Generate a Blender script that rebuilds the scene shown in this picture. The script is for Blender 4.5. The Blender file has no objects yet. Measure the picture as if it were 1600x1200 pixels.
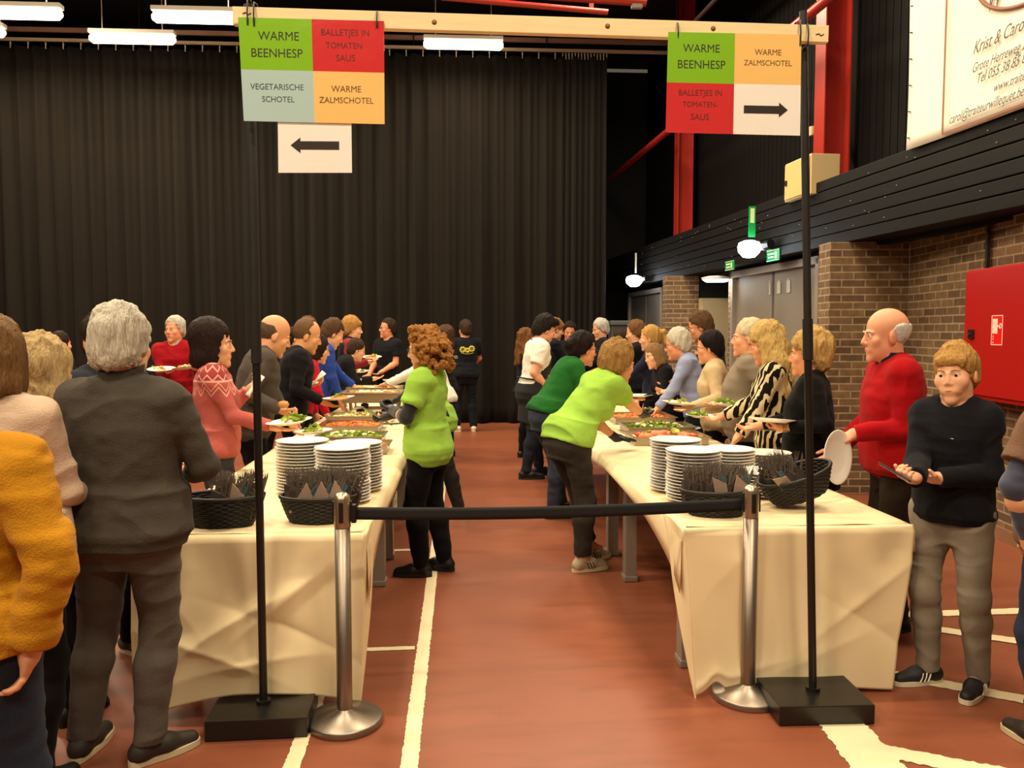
import bpy, bmesh, math, random
import numpy as np
from mathutils import Vector, Matrix, Euler

SC = bpy.context.scene
COL = SC.collection
RND = random.Random(7)

# ------------------------------------------------------------------ camera
F_PX = 1290.0                     # focal length in pixels of the 1600 px wide frame
CAM_H = 1.62
PITCH = math.atan(82 / F_PX)      # looking slightly down
YAW = math.radians(3.5)           # and slightly to the right of the hall's axis
cam_data = bpy.data.cameras.new('camera')
cam_data.sensor_width = 36.0
cam_data.lens = 36.0 * F_PX / 1600.0
cam_data.clip_start = 0.05
cam = bpy.data.objects.new('camera', cam_data)
cam.location = (0, 0, CAM_H)
cam.rotation_euler = (math.pi / 2 - PITCH, 0, -YAW)
COL.objects.link(cam)
SC.camera = cam

# ------------------------------------------------------------------ world, exposure
wd = bpy.data.worlds.new('hall_air'); SC.world = wd
wd.use_nodes = True
wd.node_tree.nodes['Background'].inputs[0].default_value = (1.0, 0.80, 0.58, 1)
wd.node_tree.nodes['Background'].inputs[1].default_value = 0.10
SC.view_settings.view_transform = 'Standard'
SC.view_settings.look = 'None'
SC.view_settings.exposure = 0.12
SC.view_settings.gamma = 1.0
SC.view_settings.use_curve_mapping = False

# ------------------------------------------------------------------ lamps of the hall: rows of strip lights under the roof
LIGHT_COL = (1.0, 0.82, 0.57)
LAMP_Z = 6.55
def area(name, loc, sx, sy, power, rot=(0, 0, 0), color=LIGHT_COL):
    l = bpy.data.lights.new(name, 'AREA'); l.shape = 'RECTANGLE'
    l.size = sx; l.size_y = sy; l.energy = power; l.color = color
    o = bpy.data.objects.new(name, l); o.location = loc; o.rotation_euler = rot
    COL.objects.link(o); return o
for iy, y in enumerate((-3.5, 0.5, 4.5, 8.5, 12.0)):
    for ix, x in enumerate((-6.0, -2.0, 2.0)):
        area('strip_light_glow', (x, y, LAMP_Z - .12), 1.5, .2, 185)
# ------------------------------------------------------------------ pixel -> place
def ray(px, py):
    v = Vector(((px - 800) / F_PX, -(py - 600) / F_PX, -1))
    return cam.rotation_euler.to_matrix() @ v
def on_z(px, py, z=0.0):
    r = ray(px, py); t = (z - CAM_H) / r.z
    return Vector((r.x * t, r.y * t, z))
def on_y(px, py, y):
    r = ray(px, py); t = y / r.y
    return Vector((r.x * t, y, CAM_H + r.z * t))
def at(px, py, d):                 # d = distance along the level view direction
    r = ray(px, py); f = Vector((math.sin(YAW), math.cos(YAW), 0)); t = d / r.dot(f)
    return Vector((r.x * t, r.y * t, CAM_H + r.z * t))
def cw(lat, d, z=0.0):             # level camera coordinates -> world
    c, s = math.cos(YAW), math.sin(YAW)
    return Vector((lat * c + d * s, -lat * s + d * c, z))

# ------------------------------------------------------------------ materials
def lin(h):
    if isinstance(h, str):
        h = h.lstrip('#'); c = [int(h[i:i + 2], 16) / 255 for i in (0, 2, 4)]
    else: c = h
    return tuple((x / 12.92 if x <= .04045 else ((x + .055) / 1.055) ** 2.4) for x in c) + (1.0,)
MATS = {}
def mat(key, color='#808080', rough=.6, metal=0.0, bump=0, bscale=200, var=0.0, vscale=8, sheen=0, spec=.4, emit=None, estr=0, sss=0, stretch=None, trans=0, alpha=1):
    if key in MATS: return MATS[key]
    m = bpy.data.materials.new(key); m.use_nodes = True
    nt = m.node_tree; b = nt.nodes['Principled BSDF']; N = nt.nodes.new; L = nt.links.new
    col = lin(color)
    b.inputs['Base Color'].default_value = col
    b.inputs['Roughness'].default_value = rough; b.inputs['Metallic'].default_value = metal
    b.inputs['Specular IOR Level'].default_value = spec
    if sheen: b.inputs['Sheen Weight'].default_value = sheen
    if trans: b.inputs['Transmission Weight'].default_value = trans
    if sss:
        b.inputs['Subsurface Weight'].default_value = sss
        b.inputs['Subsurface Radius'].default_value = (.6, .25, .12); b.inputs['Subsurface Scale'].default_value = .012
    if emit: b.inputs['Emission Color'].default_value = lin(emit); b.inputs['Emission Strength'].default_value = estr
    if bump or var:
        tc = N('ShaderNodeTexCoord'); mp = N('ShaderNodeMapping'); L(tc.outputs['Object'], mp.inputs[0])
        if stretch: mp.inputs['Scale'].default_value = stretch
        if var:
            n = N('ShaderNodeTexNoise'); n.inputs['Scale'].default_value = vscale; n.inputs['Detail'].default_value = 4
            L(mp.outputs[0], n.inputs['Vector'])
            mx = N('ShaderNodeMix'); mx.data_type = 'RGBA'
            mx.inputs[6].default_value = tuple(max(0, c * (1 - var)) for c in col[:3]) + (1,)
            mx.inputs[7].default_value = tuple(min(1, c * (1 + var)) for c in col[:3]) + (1,)
            L(n.outputs[0], mx.inputs[0]); L(mx.outputs[2], b.inputs['Base Color'])
        if bump:
            n2 = N('ShaderNodeTexNoise'); n2.inputs['Scale'].default_value = bscale; n2.inputs['Detail'].default_value = 3
            L(mp.outputs[0], n2.inputs['Vector'])
            bp = N('ShaderNodeBump'); bp.inputs['Strength'].default_value = bump; bp.inputs['Distance'].default_value = .01
            L(n2.outputs[0], bp.inputs['Height']); L(bp.outputs[0], b.inputs['Normal'])
    MATS[key] = m
    return m
def nodes_of(m):
    nt = m.node_tree
    return nt, nt.nodes['Principled BSDF'], nt.nodes.new, nt.links.new

# ------------------------------------------------------------------ meshes
class MB:
    """collects shapes for ONE mesh object"""
    def __init__(s): s.v = []; s.f = []; s.m = []; s.sm = []
    def add(s, vs, fs, mi=0, smooth=False):
        o = len(s.v); s.v += [tuple(v) for v in vs]
        for f in fs: s.f.append(tuple(i + o for i in f)); s.m.append(mi); s.sm.append(smooth)
        return s
    def box(s, c, size, mi=0, bev=0.0, M=None, seg=2):
        bm = bmesh.new(); bmesh.ops.create_cube(bm, size=1)
        for v in bm.verts: v.co = Vector((v.co.x * size[0], v.co.y * size[1], v.co.z * size[2]))
        if bev: bmesh.ops.bevel(bm, geom=bm.edges[:], offset=bev, segments=seg, affect='EDGES', profile=.7)
        T = Matrix.Translation(Vector(c))
        if M is not None: T = T @ M.to_4x4()
        bm.verts.index_update()
        s.add([T @ v.co for v in bm.verts], [[v.index for v in f.verts] for f in bm.faces], mi, False); bm.free()
        return s
    def tube(s, pts, r, n=12, mi=0, closed=False, cap=True, smooth=True):
        pts = [Vector(p) for p in pts]; k = len(pts); rs = r if isinstance(r, (list, tuple)) else [r] * k
        vs = []; prev = None
        for i, p in enumerate(pts):
            if closed: t = pts[(i + 1) % k] - pts[i - 1]
            else: t = pts[min(i + 1, k - 1)] - pts[max(i - 1, 0)]
            t.normalize()
            if prev is None:
                a = Vector((0, 0, 1)) if abs(t.z) < .9 else Vector((1, 0, 0))
                u = t.cross(a).normalized()
            else: u = (prev - t * prev.dot(t)).normalized()
            prev = u; w = t.cross(u)
            for j in range(n):
                an = 2 * math.pi * j / n; vs.append(p + (u * math.cos(an) + w * math.sin(an)) * rs[i])
        fs = []
        for i in range(k if closed else k - 1):
            a = i * n; b = ((i + 1) % k) * n
            for j in range(n): fs.append((a + j, a + (j + 1) % n, b + (j + 1) % n, b + j))
        s.add(vs, fs, mi, smooth)
        if cap and not closed:
            s.add(vs[:n], [tuple(range(n - 1, -1, -1))], mi); s.add(vs[-n:], [tuple(range(n))], mi)
        return s
    def lathe(s, prof, n=32, c=(0, 0, 0), mi=0, sx=1, sy=1, smooth=True):
        c = Vector(c); vs = []; fs = []
        for (r, z) in prof:
            for j in range(n):
                an = 2 * math.pi * j / n; vs.append(c + Vector((r * math.cos(an) * sx, r * math.sin(an) * sy, z)))
        for i in range(len(prof) - 1):
            for j in range(n): fs.append((i * n + j, i * n + (j + 1) % n, (i + 1) * n + (j + 1) % n, (i + 1) * n + j))
        s.add(vs, fs, mi, smooth)
        if prof[0][0] > 1e-6: s.add(vs[:n], [tuple(range(n - 1, -1, -1))], mi)
        if prof[-1][0] > 1e-6: s.add(vs[-n:], [tuple(range(n))], mi)
        return s
    def prism(s, poly, z0, z1, mi=0, M=None):
        """poly: 2D outline (counter-clockwise) pulled from z0 to z1"""
        n = len(poly); vs = [Vector((p[0], p[1], z0)) for p in poly] + [Vector((p[0], p[1], z1)) for p in poly]
        if M is not None: vs = [M @ v for v in vs]
        fs = [tuple(range(n - 1, -1, -1)), tuple(range(n, 2 * n))] + [(i, (i + 1) % n, n + (i + 1) % n, n + i) for i in range(n)]
        return s.add(vs, fs, mi)
    def grid(s, fn, nu, nv, mi=0, smooth=True):
        vs = [fn(i / nu, j / nv) for j in range(nv + 1) for i in range(nu + 1)]
        fs = [(j * (nu + 1) + i, j * (nu + 1) + i + 1, (j + 1) * (nu + 1) + i + 1, (j + 1) * (nu + 1) + i) for j in range(nv) for i in range(nu)]
        return s.add(vs, fs, mi, smooth)
    def build(s, name, mats, parent=None, loc=None, rot=None):
        me = bpy.data.meshes.new(name); me.from_pydata(s.v, [], s.f)
        for m in (mats if isinstance(mats, (list, tuple)) else [mats]): me.materials.append(m)
        me.polygons.foreach_set('material_index', s.m); me.polygons.foreach_set('use_smooth', s.sm); me.update()
        o = bpy.data.objects.new(name, me); COL.objects.link(o)
        if parent is not None: o.parent = parent
        if loc is not None: o.location = loc
        if rot is not None: o.rotation_euler = rot
        return o
def solidify(o, t, off=0):
    m = o.modifiers.new('thick', 'SOLIDIFY'); m.thickness = t; m.offset = off; return o
def np_mesh(name, V, Q, m, parent=None, smooth=True):
    me = bpy.data.meshes.new(name); nv = len(V); nf = len(Q)
    me.vertices.add(nv); me.vertices.foreach_set('co', np.ascontiguousarray(V, np.float32).ravel())
    me.loops.add(nf * 4); me.loops.foreach_set('vertex_index', np.ascontiguousarray(Q, np.int32).ravel())
    me.polygons.add(nf); me.polygons.foreach_set('loop_start', np.arange(0, nf * 4, 4, dtype=np.int32))
    me.polygons.foreach_set('use_smooth', np.full(nf, smooth))
    for q in (m if isinstance(m, (list, tuple)) else [m]): me.materials.append(q)
    me.update(calc_edges=True); me.validate()
    o = bpy.data.objects.new(name, me); COL.objects.link(o)
    if parent is not None: o.parent = parent
    return o

# ------------------------------------------------------------------ things
def tag(o, label=None, cat=None, group=None, kind=None):
    if label: o['label'] = label
    if cat: o['category'] = cat
    if group: o['group'] = group
    if kind: o['kind'] = kind
    return o
def empty(name, loc=(0, 0, 0), rz=0.0, label=None, cat=None, group=None):
    o = bpy.data.objects.new(name, None); o.location = loc; o.rotation_euler = (0, 0, rz)
    o.empty_display_size = .1; COL.objects.link(o)
    return tag(o, label, cat, group)
def kids(o): return [c for c in bpy.data.objects if c.parent == o]
KIDS = {}
def copy_tree(o, parent=None):
    c = o.copy(); COL.objects.link(c)
    if parent is not None: c.parent = parent
    if o.name not in KIDS: KIDS[o.name] = kids(o)
    for ch in KIDS[o.name]: copy_tree(ch, c)
    return c
def text_mesh(name, body, size, m, parent=None, M=None, align='CENTER', shear=0.0, depth=.0006, spacing=1.0, width=1.0):
    cu = bpy.data.curves.new(name, 'FONT'); cu.body = body; cu.size = size; cu.align_x = align; cu.align_y = 'CENTER'
    cu.extrude = depth; cu.shear = shear; cu.space_character = spacing; cu.resolution_u = 3
    t = bpy.data.objects.new(name, cu); COL.objects.link(t)
    dg = bpy.context.evaluated_depsgraph_get()
    me = bpy.data.meshes.new_from_object(t.evaluated_get(dg)); bpy.data.objects.remove(t)
    if width != 1.0: me.transform(Matrix.Diagonal((width, 1, 1, 1)))
    me.materials.clear(); me.materials.append(m)
    o = bpy.data.objects.new(name, me); COL.objects.link(o)
    if parent is not None: o.parent = parent
    if M is not None: o.matrix_local = M
    return o
# ================================================================== the hall
def struct(o): o['kind'] = 'structure'; return o
# ---- floor: worn brick-red sports coating
fm = mat('floor_red', '#93492f', .38, spec=.35)
nt, bs, N, L = nodes_of(fm)
tc = N('ShaderNodeTexCoord')
n1 = N('ShaderNodeTexNoise'); n1.inputs['Scale'].default_value = .8; n1.inputs['Detail'].default_value = 6; L(tc.outputs['Object'], n1.inputs['Vector'])
mp = N('ShaderNodeMapping'); mp.inputs['Scale'].default_value = (1.0, 4, 1); L(tc.outputs['Object'], mp.inputs[0])
n2 = N('ShaderNodeTexNoise'); n2.inputs['Scale'].default_value = 3; n2.inputs['Detail'].default_value = 5; L(mp.outputs[0], n2.inputs['Vector'])
ad = N('ShaderNodeMath'); ad.operation = 'ADD'; L(n1.outputs[0], ad.inputs[0]); L(n2.outputs[0], ad.inputs[1])
rp = N('ShaderNodeValToRGB'); rp.color_ramp.elements[0].position = .55; rp.color_ramp.elements[1].position = 1.35
rp.color_ramp.elements[0].color = lin('#70402c'); rp.color_ramp.elements[1].color = lin('#854b34')
L(ad.outputs[0], rp.inputs[0]); L(rp.outputs[0], bs.inputs['Base Color'])
n3 = N('ShaderNodeTexNoise'); n3.inputs['Scale'].default_value = 160; L(tc.outputs['Object'], n3.inputs['Vector'])
bp = N('ShaderNodeBump'); bp.inputs['Strength'].default_value = .08; bp.inputs['Distance'].default_value = .004; L(n3.outputs[0], bp.inputs['Height']); L(bp.outputs[0], bs.inputs['Normal'])
struct(MB().box((-1.5, 6.5, -.1), (19, 25, .2)).build('floor', fm))

# ---- painted court lines (worn edges)
pm = mat('line_paint', '#e2d3ae', .5, var=.10, vscale=6)
nt, bs, N, L = nodes_of(pm)
def line(name, pts, w0, w1=None, seed=0, wear=.0030):
    """a painted stripe through floor points"""
    rr = random.Random(seed); w1 = w1 or w0; vs = []; fs = []
    pts = [Vector(p) for p in pts]; n = 0; tot = sum((pts[i + 1] - pts[i]).length for i in range(len(pts) - 1)); acc = 0
    for i in range(len(pts) - 1):
        a, b = pts[i], pts[i + 1]; m = max(2, int((b - a).length / .014)); dv = (b - a).normalized(); nn = Vector((-dv.y, dv.x, 0))
        for j in range(m + (1 if i == len(pts) - 2 else 0)):
            t = j / m; p = a.lerp(b, t); w = w0 + (w1 - w0) * (acc + (b - a).length * t) / tot
            for sd in (-1, 1):
                q = p + nn * sd * (w / 2 + rr.uniform(-wear, wear)); vs.append((q.x, q.y, .0022 + seed * .00025))
        acc += (b - a).length
    for k in range(len(vs) // 2 - 1): fs.append((2 * k, 2 * k + 1, 2 * k + 3, 2 * k + 2))
    o = MB().add(vs, fs).build(name, pm); solidify(o, .002, 0)
    return struct(o)
line('trim_1', [(-.20, 2.3, 0), (-.205, 14.2, 0)], .066, seed=1)
line('trim_2', [on_z(446, 1200) - Vector((0, .5, 0)), on_z(455, 1200), on_z(497, 1090), (-.62, 14.2, 0)], .062, seed=2)
line('trim_3', [on_z(560, 1016), on_z(648, 1013)], .045, seed=3, wear=.002)
line('trim_4', [on_z(560, 862), on_z(668, 859)], .05, seed=4, wear=.002)
line('trim_5', [on_z(1293, 1105), on_z(1400, 1235)], .185, .21, seed=5, wear=.006)
line('trim_6', [on_z(1335, 1165), on_z(1470, 1192), on_z(1700, 1235)], .10, seed=6, wear=.006)
line('trim_7', [on_z(1300, 1048), on_z(1390, 1054), on_z(1480, 1071), on_z(1590, 1092), on_z(1700, 1112)], .09, seed=7, wear=.004)
line('trim_8', [on_z(1380, 962), on_z(1520, 958), on_z(1700, 952)], .09, seed=8)
line('trim_9', [on_z(1440, 980), on_z(1527, 994), on_z(1600, 1004), on_z(1700, 1019)], .09, seed=9)
line('trim_10', [on_z(180, 790), on_z(293, 742), on_z(330, 726)], .08, seed=10)
line('trim_11', [on_z(868, 683), on_z(880, 687), on_z(900, 687)], .12, seed=11)

# ---- ceiling and outer walls (black)
blk = mat('black_paint', '#100d0b', .8, var=.3, vscale=2)
struct(MB().box((-1.5, 6.5, 7.65), (19, 25, .15)).build('ceiling', mat('ceiling_dark', '#1d1713', .9, var=.2, vscale=3)))
struct(MB().box((-11.1, 6.5, 3.75), (.2, 25, 7.5)).build('wall_left', blk))
struct(MB().box((-1.0, 19.1, 3.75), (20, .2, 7.5)).build('wall_back', blk))

# ---- strip lights in view
lamp_em = mat('tube_glow', '#fff3dd', .4, emit='#ffe9c6', estr=9)
lamp_w = mat('lamp_housing', '#d8d0c0', .5)
def strip(px0, px1, py0, py1, y, label):
    a = on_y(px0, py0, y); b = on_y(px1, py1, y); c = (a + b) / 2; ln = b.x - a.x
    r = empty('strip_light', (c.x, c.y, c.z), 0, label, 'ceiling light', 'strip lights under the roof')
    d = MB(); d.tube([(-ln / 2 - .0, 0, 0), (-ln / 2 + .05, 0, 0), (ln / 2 - .05, 0, 0), (ln / 2, 0, 0)], [.035, .075, .075, .035], 14); d.build('diffuser', lamp_em, r)
    h = MB().box((0, 0, .10), (ln, .14, .06), bev=.01); h.build('housing', lamp_w, r)
    for sx in (-.35, .35): MB().tube([(ln * sx, 0, .12), (ln * sx, 0, 7.58 - c.z)], .008, 6).build('hanger', lamp_w, r)
    area('strip_light_glow', (c.x, c.y, c.z - .12), abs(ln), .15, 60)
strip(-60, 97, 18, 24, 11.4, 'lit strip light, leftmost and largest under the dark roof')
strip(238, 378, 27, 29, 11.4, 'lit strip light just left of the batten end')
strip(140, 274, 60, 62, 13.3, 'lit strip light hanging close above the curtain track, nearer the left')
strip(-40, 8, 50, 51, 13.3, 'lit strip light cut by the left picture edge')
strip(662, 786, 69, 71, 13.5, 'short lit strip light above the middle of the curtain')

# ---- black stage curtain on its track
CY = 14.57
ztop = on_y(600, 84, CY).z
x0, x1 = -10.9, on_y(947, 400, CY).x
cm = mat('curtain_cloth', '#1e1a16', .85, spec=.06, sheen=.03, bump=.15, bscale=90, var=.12, vscale=1.5)
cur = empty('stage_curtain', ((x0 + x1) / 2, CY, 0), 0, 'floor-length black pleated curtain drawn across the whole back of the hall', 'curtain')
cx = (x0 + x1) / 2; pitch = .285; xb = on_y(878, 400, CY).x            # right of xb the cloth is bunched
rr = random.Random(3); amps = [rr.uniform(.5, 1.25) for _ in range(400)]; phs = [rr.uniform(-.6, .6) for _ in range(400)]
def fold(x, z):
    if x > xb:
        ph = (x - xb) / .055; return .09 * math.sin(ph * math.pi) * (1 - .15 * z / ztop) + .04 * math.sin(ph * .37 * math.pi)
    ph = (x - x0) / pitch; i = int(ph); t = ph - i; a0 = amps[i] * (1 - t) + amps[i + 1] * t
    loosen = 1 - z / ztop
    return .055 * a0 * math.cos(2 * math.pi * ph) + .075 * loosen * (.5 + .5 * a0) * math.sin(2 * math.pi * ph * .5 + phs[i // 2] * loosen) + .028 * math.sin(2 * math.pi * ph * 2 + phs[i]) * (.4 + .6 * z / ztop)
xs = list(np.arange(x0, xb, .022)) + list(np.arange(xb, x1, .0105)); zs = np.linspace(.015, ztop, 26)
vs = [(x - cx, fold(x, z), z) for z in zs for x in xs]; nx = len(xs)
fs = [(j * nx + i, j * nx + i + 1, (j + 1) * nx + i + 1, (j + 1) * nx + i) for j in range(len(zs) - 1) for i in range(nx - 1)]
cl = MB().add(vs, fs, 0, True).build('cloth', cm, cur); solidify(cl, .006)
hk = mat('curtain_hook', '#d9cdb8', .4)
hx = [x for x in np.arange(x0 + pitch * 10, xb, pitch)] + [x for x in np.arange(xb, x1, .055)]
for x in hx:
    q = MB().box((x - cx, 0, ztop + .05), (.02, .02, .05), bev=.004); q.tube([(x - cx, 0, ztop + .03), (x - cx, -.012, ztop - .01), (x - cx, 0, ztop - .03)], .009, 6); q.build('hook', hk, cur)
rl = empty('curtain_track', (0, CY, ztop + .12), 0, 'pale double curtain track running above the black curtain', 'curtain track')
MB().box(((x0 + 4) / 2, 0, -.005), (4 - x0, .05, .05), bev=.008).build('rail', mat('track_pale', '#cfc0a6', .4), rl)
MB().box(((x0 + 4) / 2, .12, .20), (4 - x0, .05, .075), bev=.008).build('upper_rail', mat('track_pinkish', '#a98471', .5), rl)
for x in np.arange(-10, 4, 2.3): MB().tube([(x, .06, .02), (x, .06, 7.58 - ztop - .12)], .012, 6).build('drop_rod', mat('black_metal', '#15120f', .5), rl)

# ---- right side: frame of the gallery wall. u runs away from the camera along the wall, v points into the wall
SL = -.12
uo = cw(3.6, 5.8); ud = (cw(SL, 1.0) - cw(0, 0)).normalized(); vd = Vector((ud.y, -ud.x, 0))
WM = Matrix(((ud.x, vd.x, 0, uo.x), (ud.y, vd.y, 0, uo.y), (0, 0, 1, 0), (0, 0, 0, 1)))
def U(px, v=0.0):                   # position along the wall plane v under image column px
    k = (px - 800) / F_PX; LL = 3.6 - SL * 5.8
    d = (LL + v * 1.0) / (k - SL)
    return (d - 5.8) * math.sqrt(1 + SL * SL)
def zz(px, py, v=0.0):              # height of the wall point seen at px, py
    p = WM @ Vector((U(px, v), v, 0)); f = Vector((math.sin(YAW), math.cos(YAW), 0))
    return at(px, py, p.dot(f)).z
def wbuild(mb, name, m, parent=None):
    o = mb.build(name, m, parent)
    if parent is None: o.matrix_world = WM
    return o
def wthing(name, u, v, z, label, cat, group=None):
    r = empty(name, (0, 0, 0), 0, label, cat, group); r.matrix_world = WM @ Matrix.Translation((u, v, z)); return r
plank = mat('black_planks', '#0e0b09', .62, spec=.2, var=.25, vscale=3, bump=.1, bscale=30)
zt_f, zb_f = 3.20, 2.50
uN, uFar = -3.3, 12.6
# plank-clad gallery front: one continuous front, five boards high
f = MB(); nb_ = 6; hgt = (zt_f - zb_f) / nb_
for i in range(nb_): f.box(((uN + uFar) / 2, .03, zb_f + hgt * (i + .5)), (uFar - uN, .06, hgt - .012), bev=.006)
f.box(((uN + uFar) / 2, .06, (zt_f + zb_f) / 2), (uFar - uN, .05, zt_f - zb_f - .02))
f.box(((uN + uFar) / 2, .45, zb_f + .03), (uFar - uN, .8, .05)); f.box(((uN + uFar) / 2, .5, zt_f - .02), (uFar - uN, .88, .03))
rr = random.Random(5)
struct(wbuild(f, 'wall_right_gallery', plank))
sp = MB()
for i in range(60):
    u = rr.uniform(-2, 10); sp.lathe([(.0, -.004), (.006, -.002), (.006, .002), (0, .004)], 8, (u, -.003, rr.uniform(zb_f + .05, zt_f - .05)))
sp_ = wbuild(sp, 'trim_12', mat('paint_fleck', '#b9b2a6', .6)); struct(sp_)
# upper wall of vertical black boards
g = MB(); 
for k in range(int((uFar - uN) / .14)):
    g.box((uN + .07 + k * .14, .86, 5.4), (.128, .04, 4.4), bev=.006)
g.box(((uN + uFar) / 2, .92, 5.4), (uFar - uN, .06, 4.4))
struct(wbuild(g, 'wall_right_upper', mat('black_boards', '#0b0806', .75, spec=.15, var=.3, vscale=4)))
# red steel columns
redm = mat('red_steel', '#a3281c', .38, var=.08, vscale=3, spec=.5)
def column(pxc, v, w, dep, label):
    u = U(pxc, v); r = wthing('steel_column', u, v, zt_f - .01, label, 'column')
    MB().box((0, -dep / 2, 2.17), (w, .02, 4.34), bev=.004).build('flange', redm, r)
    MB().box((0, dep / 2, 2.17), (w, .02, 4.34), bev=.004).build('flange', redm, r)
    MB().box((0, 0, 2.17), (.015, dep - .02, 4.34)).build('web', redm, r)
column(1295, .56, .24, .30, 'red steel column rising behind the cream cupboard')
column(1066, .56, .22, .26, 'red steel column rising behind the hanging menu board')
column(966, .56, .22, .30, 'dim red steel column in the far dark corner by the curtain')
# red bracing pipes and roof bars
def pipe(name, pts, r, label, m=redm):
    tag(MB().tube(pts, r, 12).build(name, m), label, 'pipe')
def wall_pipe(pa, pya, pb, pyb, v, r, label, m=redm):
    pts = [WM @ Vector((U(p, v), v, zz(p, y, v))) for p, y in ((pa, pya), (pb, pyb))]
    pipe('wall_pipe', pts, r, label, m)
wall_pipe(938, 291, 1330, -45, -.02, .055, 'red pipe running along the black upper wall in front of the columns')
wall_pipe(1040, 76, 1150, -45, -.02, .035, 'dark pipe high on the upper wall above the right menu board', mat('dark_steel', '#3a2a22', .5))
rb = empty('lighting_bar', (0, 0, 0), 0, 'red lighting bar hung under the roof above the batten', 'bar')
MB().tube([at(690, -4, 9.0), at(950, 19, 9.0)], .030, 10).build('bar', redm, rb)
MB().tube([at(924, 17, 9.0), at(924, -30, 9.0)], .022, 8).build('drop_bar', redm, rb)
rb2 = empty('roof_beam', (0, 0, 0), 0, 'red roof beam crossing the top edge of the picture', 'beam')
MB().tube([at(850, -8, 8.6), at(1010, 3, 8.6)], .05, 4).build('beam', redm, rb2)
MB().box(at(995, 10, 8.6), (.11, .05, .04)).build('end_plate', mat('plate_grey', '#8d8078', .5), rb2)
# cream fuse cupboard on the ledge
ua, ub = U(1306, .2), U(1232, -.1)
fc = wthing('fuse_cupboard', 0, 0, 0, 'cream metal cupboard standing on the ledge of the black gallery front', 'cupboard')
uc0 = U(1257, -.07); zc0, zc1 = zz(1257, 303, -.07), zz(1257, 240, -.07)
MB().box((uc0 + .28, .10, (zc0 + zc1) / 2), (.62, .32, zc1 - zc0), bev=.008).build('body', mat('cream_metal', '#d8bd8c', .5), fc)
MB().box((uc0 + .28, -.068, (zc0 + zc1) / 2), (.58, .012, zc1 - zc0 - .04), bev=.004).build('door', mat('cream_door', '#dcb878', .5), fc)
MB().box((uc0 + .52, -.08, zc0 + .2), (.03, .02, .06), bev=.005).build('latch', mat('black_plastic', '#161412', .4), fc)
wb = wthing('junction_box', U(1268, .52), .52, zz(1268, 205, .52), 'small cream junction box beside the red column', 'box')
MB().box((0, 0, 0), (.07, .12, .11), bev=.01).build('casing', mat('cream_metal'), wb)
MB().box((-.037, 0, 0), (.006, .09, .08), bev=.004).build('lid', mat('cream_metal'), wb)

# ---- caterer's banner
bu0, bu1, bv = U(1406, -.035), -2.2, -.035
bz0 = 3.175
bn = wthing('banner', bu0, bv, bz0, "big white caterer's banner tied along the top of the black gallery front", 'banner')
BH = 2.4; BW = bu0 - bu1
def bsh(a, b): x = -a * BW; z = b * BH; return Vector((x, .012 * math.sin(a * 9) * (1 - b) + .006 * math.sin(b * 8 + a * 3), z))
o = MB().grid(bsh, 40, 24).build('sheet', mat('banner_white', '#f4efdf', .5), bn); solidify(o, .002)
def bpt(px, py):                    # banner coordinates (x to the camera's right, z) of a photograph point
    p = WM @ Vector((U(px, bv), bv, 0)); f = Vector((math.sin(YAW), math.cos(YAW), 0)); 
    return (bu0 - U(px, bv), at(px, py, p.dot(f)).z - bz0)
brown = mat('banner_brown', '#8d5f4a', .6); ink = mat('banner_ink', '#5a5048', .6)
BT = Matrix(((-1, 0, 0, 0), (0, 0, 1, -.012), (0, 1, 0, 0), (0, 0, 0, 1)))      # text plane -> banner frame (x runs to the viewer's right)
q = MB(); fx, fz = bpt(1463, 210)
for (xx, z_, w, hh) in ((fx, fz + 1.0, .018, 2.0), (fx + 1.0, fz, 2.0, .018)): q.box((-xx, -.014, z_), (w, .004, hh))
q.build('border', brown, bn)
def btext(body, px0, py0, px1, py1, size, m=ink, w=1.0):
    a = bpt(px0, py0); b = bpt(px1, py1)
    o = text_mesh('lettering', body, size, m, bn, None, 'LEFT', .45)
    wd_ = max(v.co.x for v in o.data.vertices) - min(v.co.x for v in o.data.vertices)
    k = (b[0] - a[0]) / wd_; mn = min(v.co.x for v in o.data.vertices)
    o.data.transform(Matrix.Scale(k, 4, (1, 0, 0)) @ Matrix.Translation((-mn, 0, 0)))
    o.matrix_local = Matrix.Translation((-a[0], -.0165, a[1])) @ Matrix(((-1, 0, 0, 0), (0, 0, -1, 0), (0, 1, 0, 0), (0, 0, 0, 1)))
btext('Krist & Carol W', 1507, 77, 1612, 28, .135)
btext('Grote Herreweg 225 -', 1507, 108, 1606, 62, .10)
btext('Tel 055 38 85 86 -', 1515, 124, 1602, 90, .10)
btext('www.traiteurw', 1541, 138, 1608, 108, .09)
btext('carol@traiteurwillequet.be - je', 1474, 188, 1606, 131, .10)
btext('W', 1529, 2, 1553, -12, .26)
ocx, ocz = bpt(1508, 0)[0] + .62, bpt(1548, 27)[1] + .38
q = MB(); q.tube([(-ocx + .62 * math.cos(t), -.012, ocz + .36 * math.sin(t) - .02) for t in np.linspace(0, 2 * math.pi, 60)[:-1]], .016, 6, closed=True)
q.build('oval', brown, bn)
for zq in np.arange(.1, 2.4, .22): MB().lathe([(.0, -.003), (.012, -.002), (.012, .002)], 10, (-.03, -.006, zq)).build('eyelet', mat('eyelet', '#6d665c', .4, .6), bn)

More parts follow.
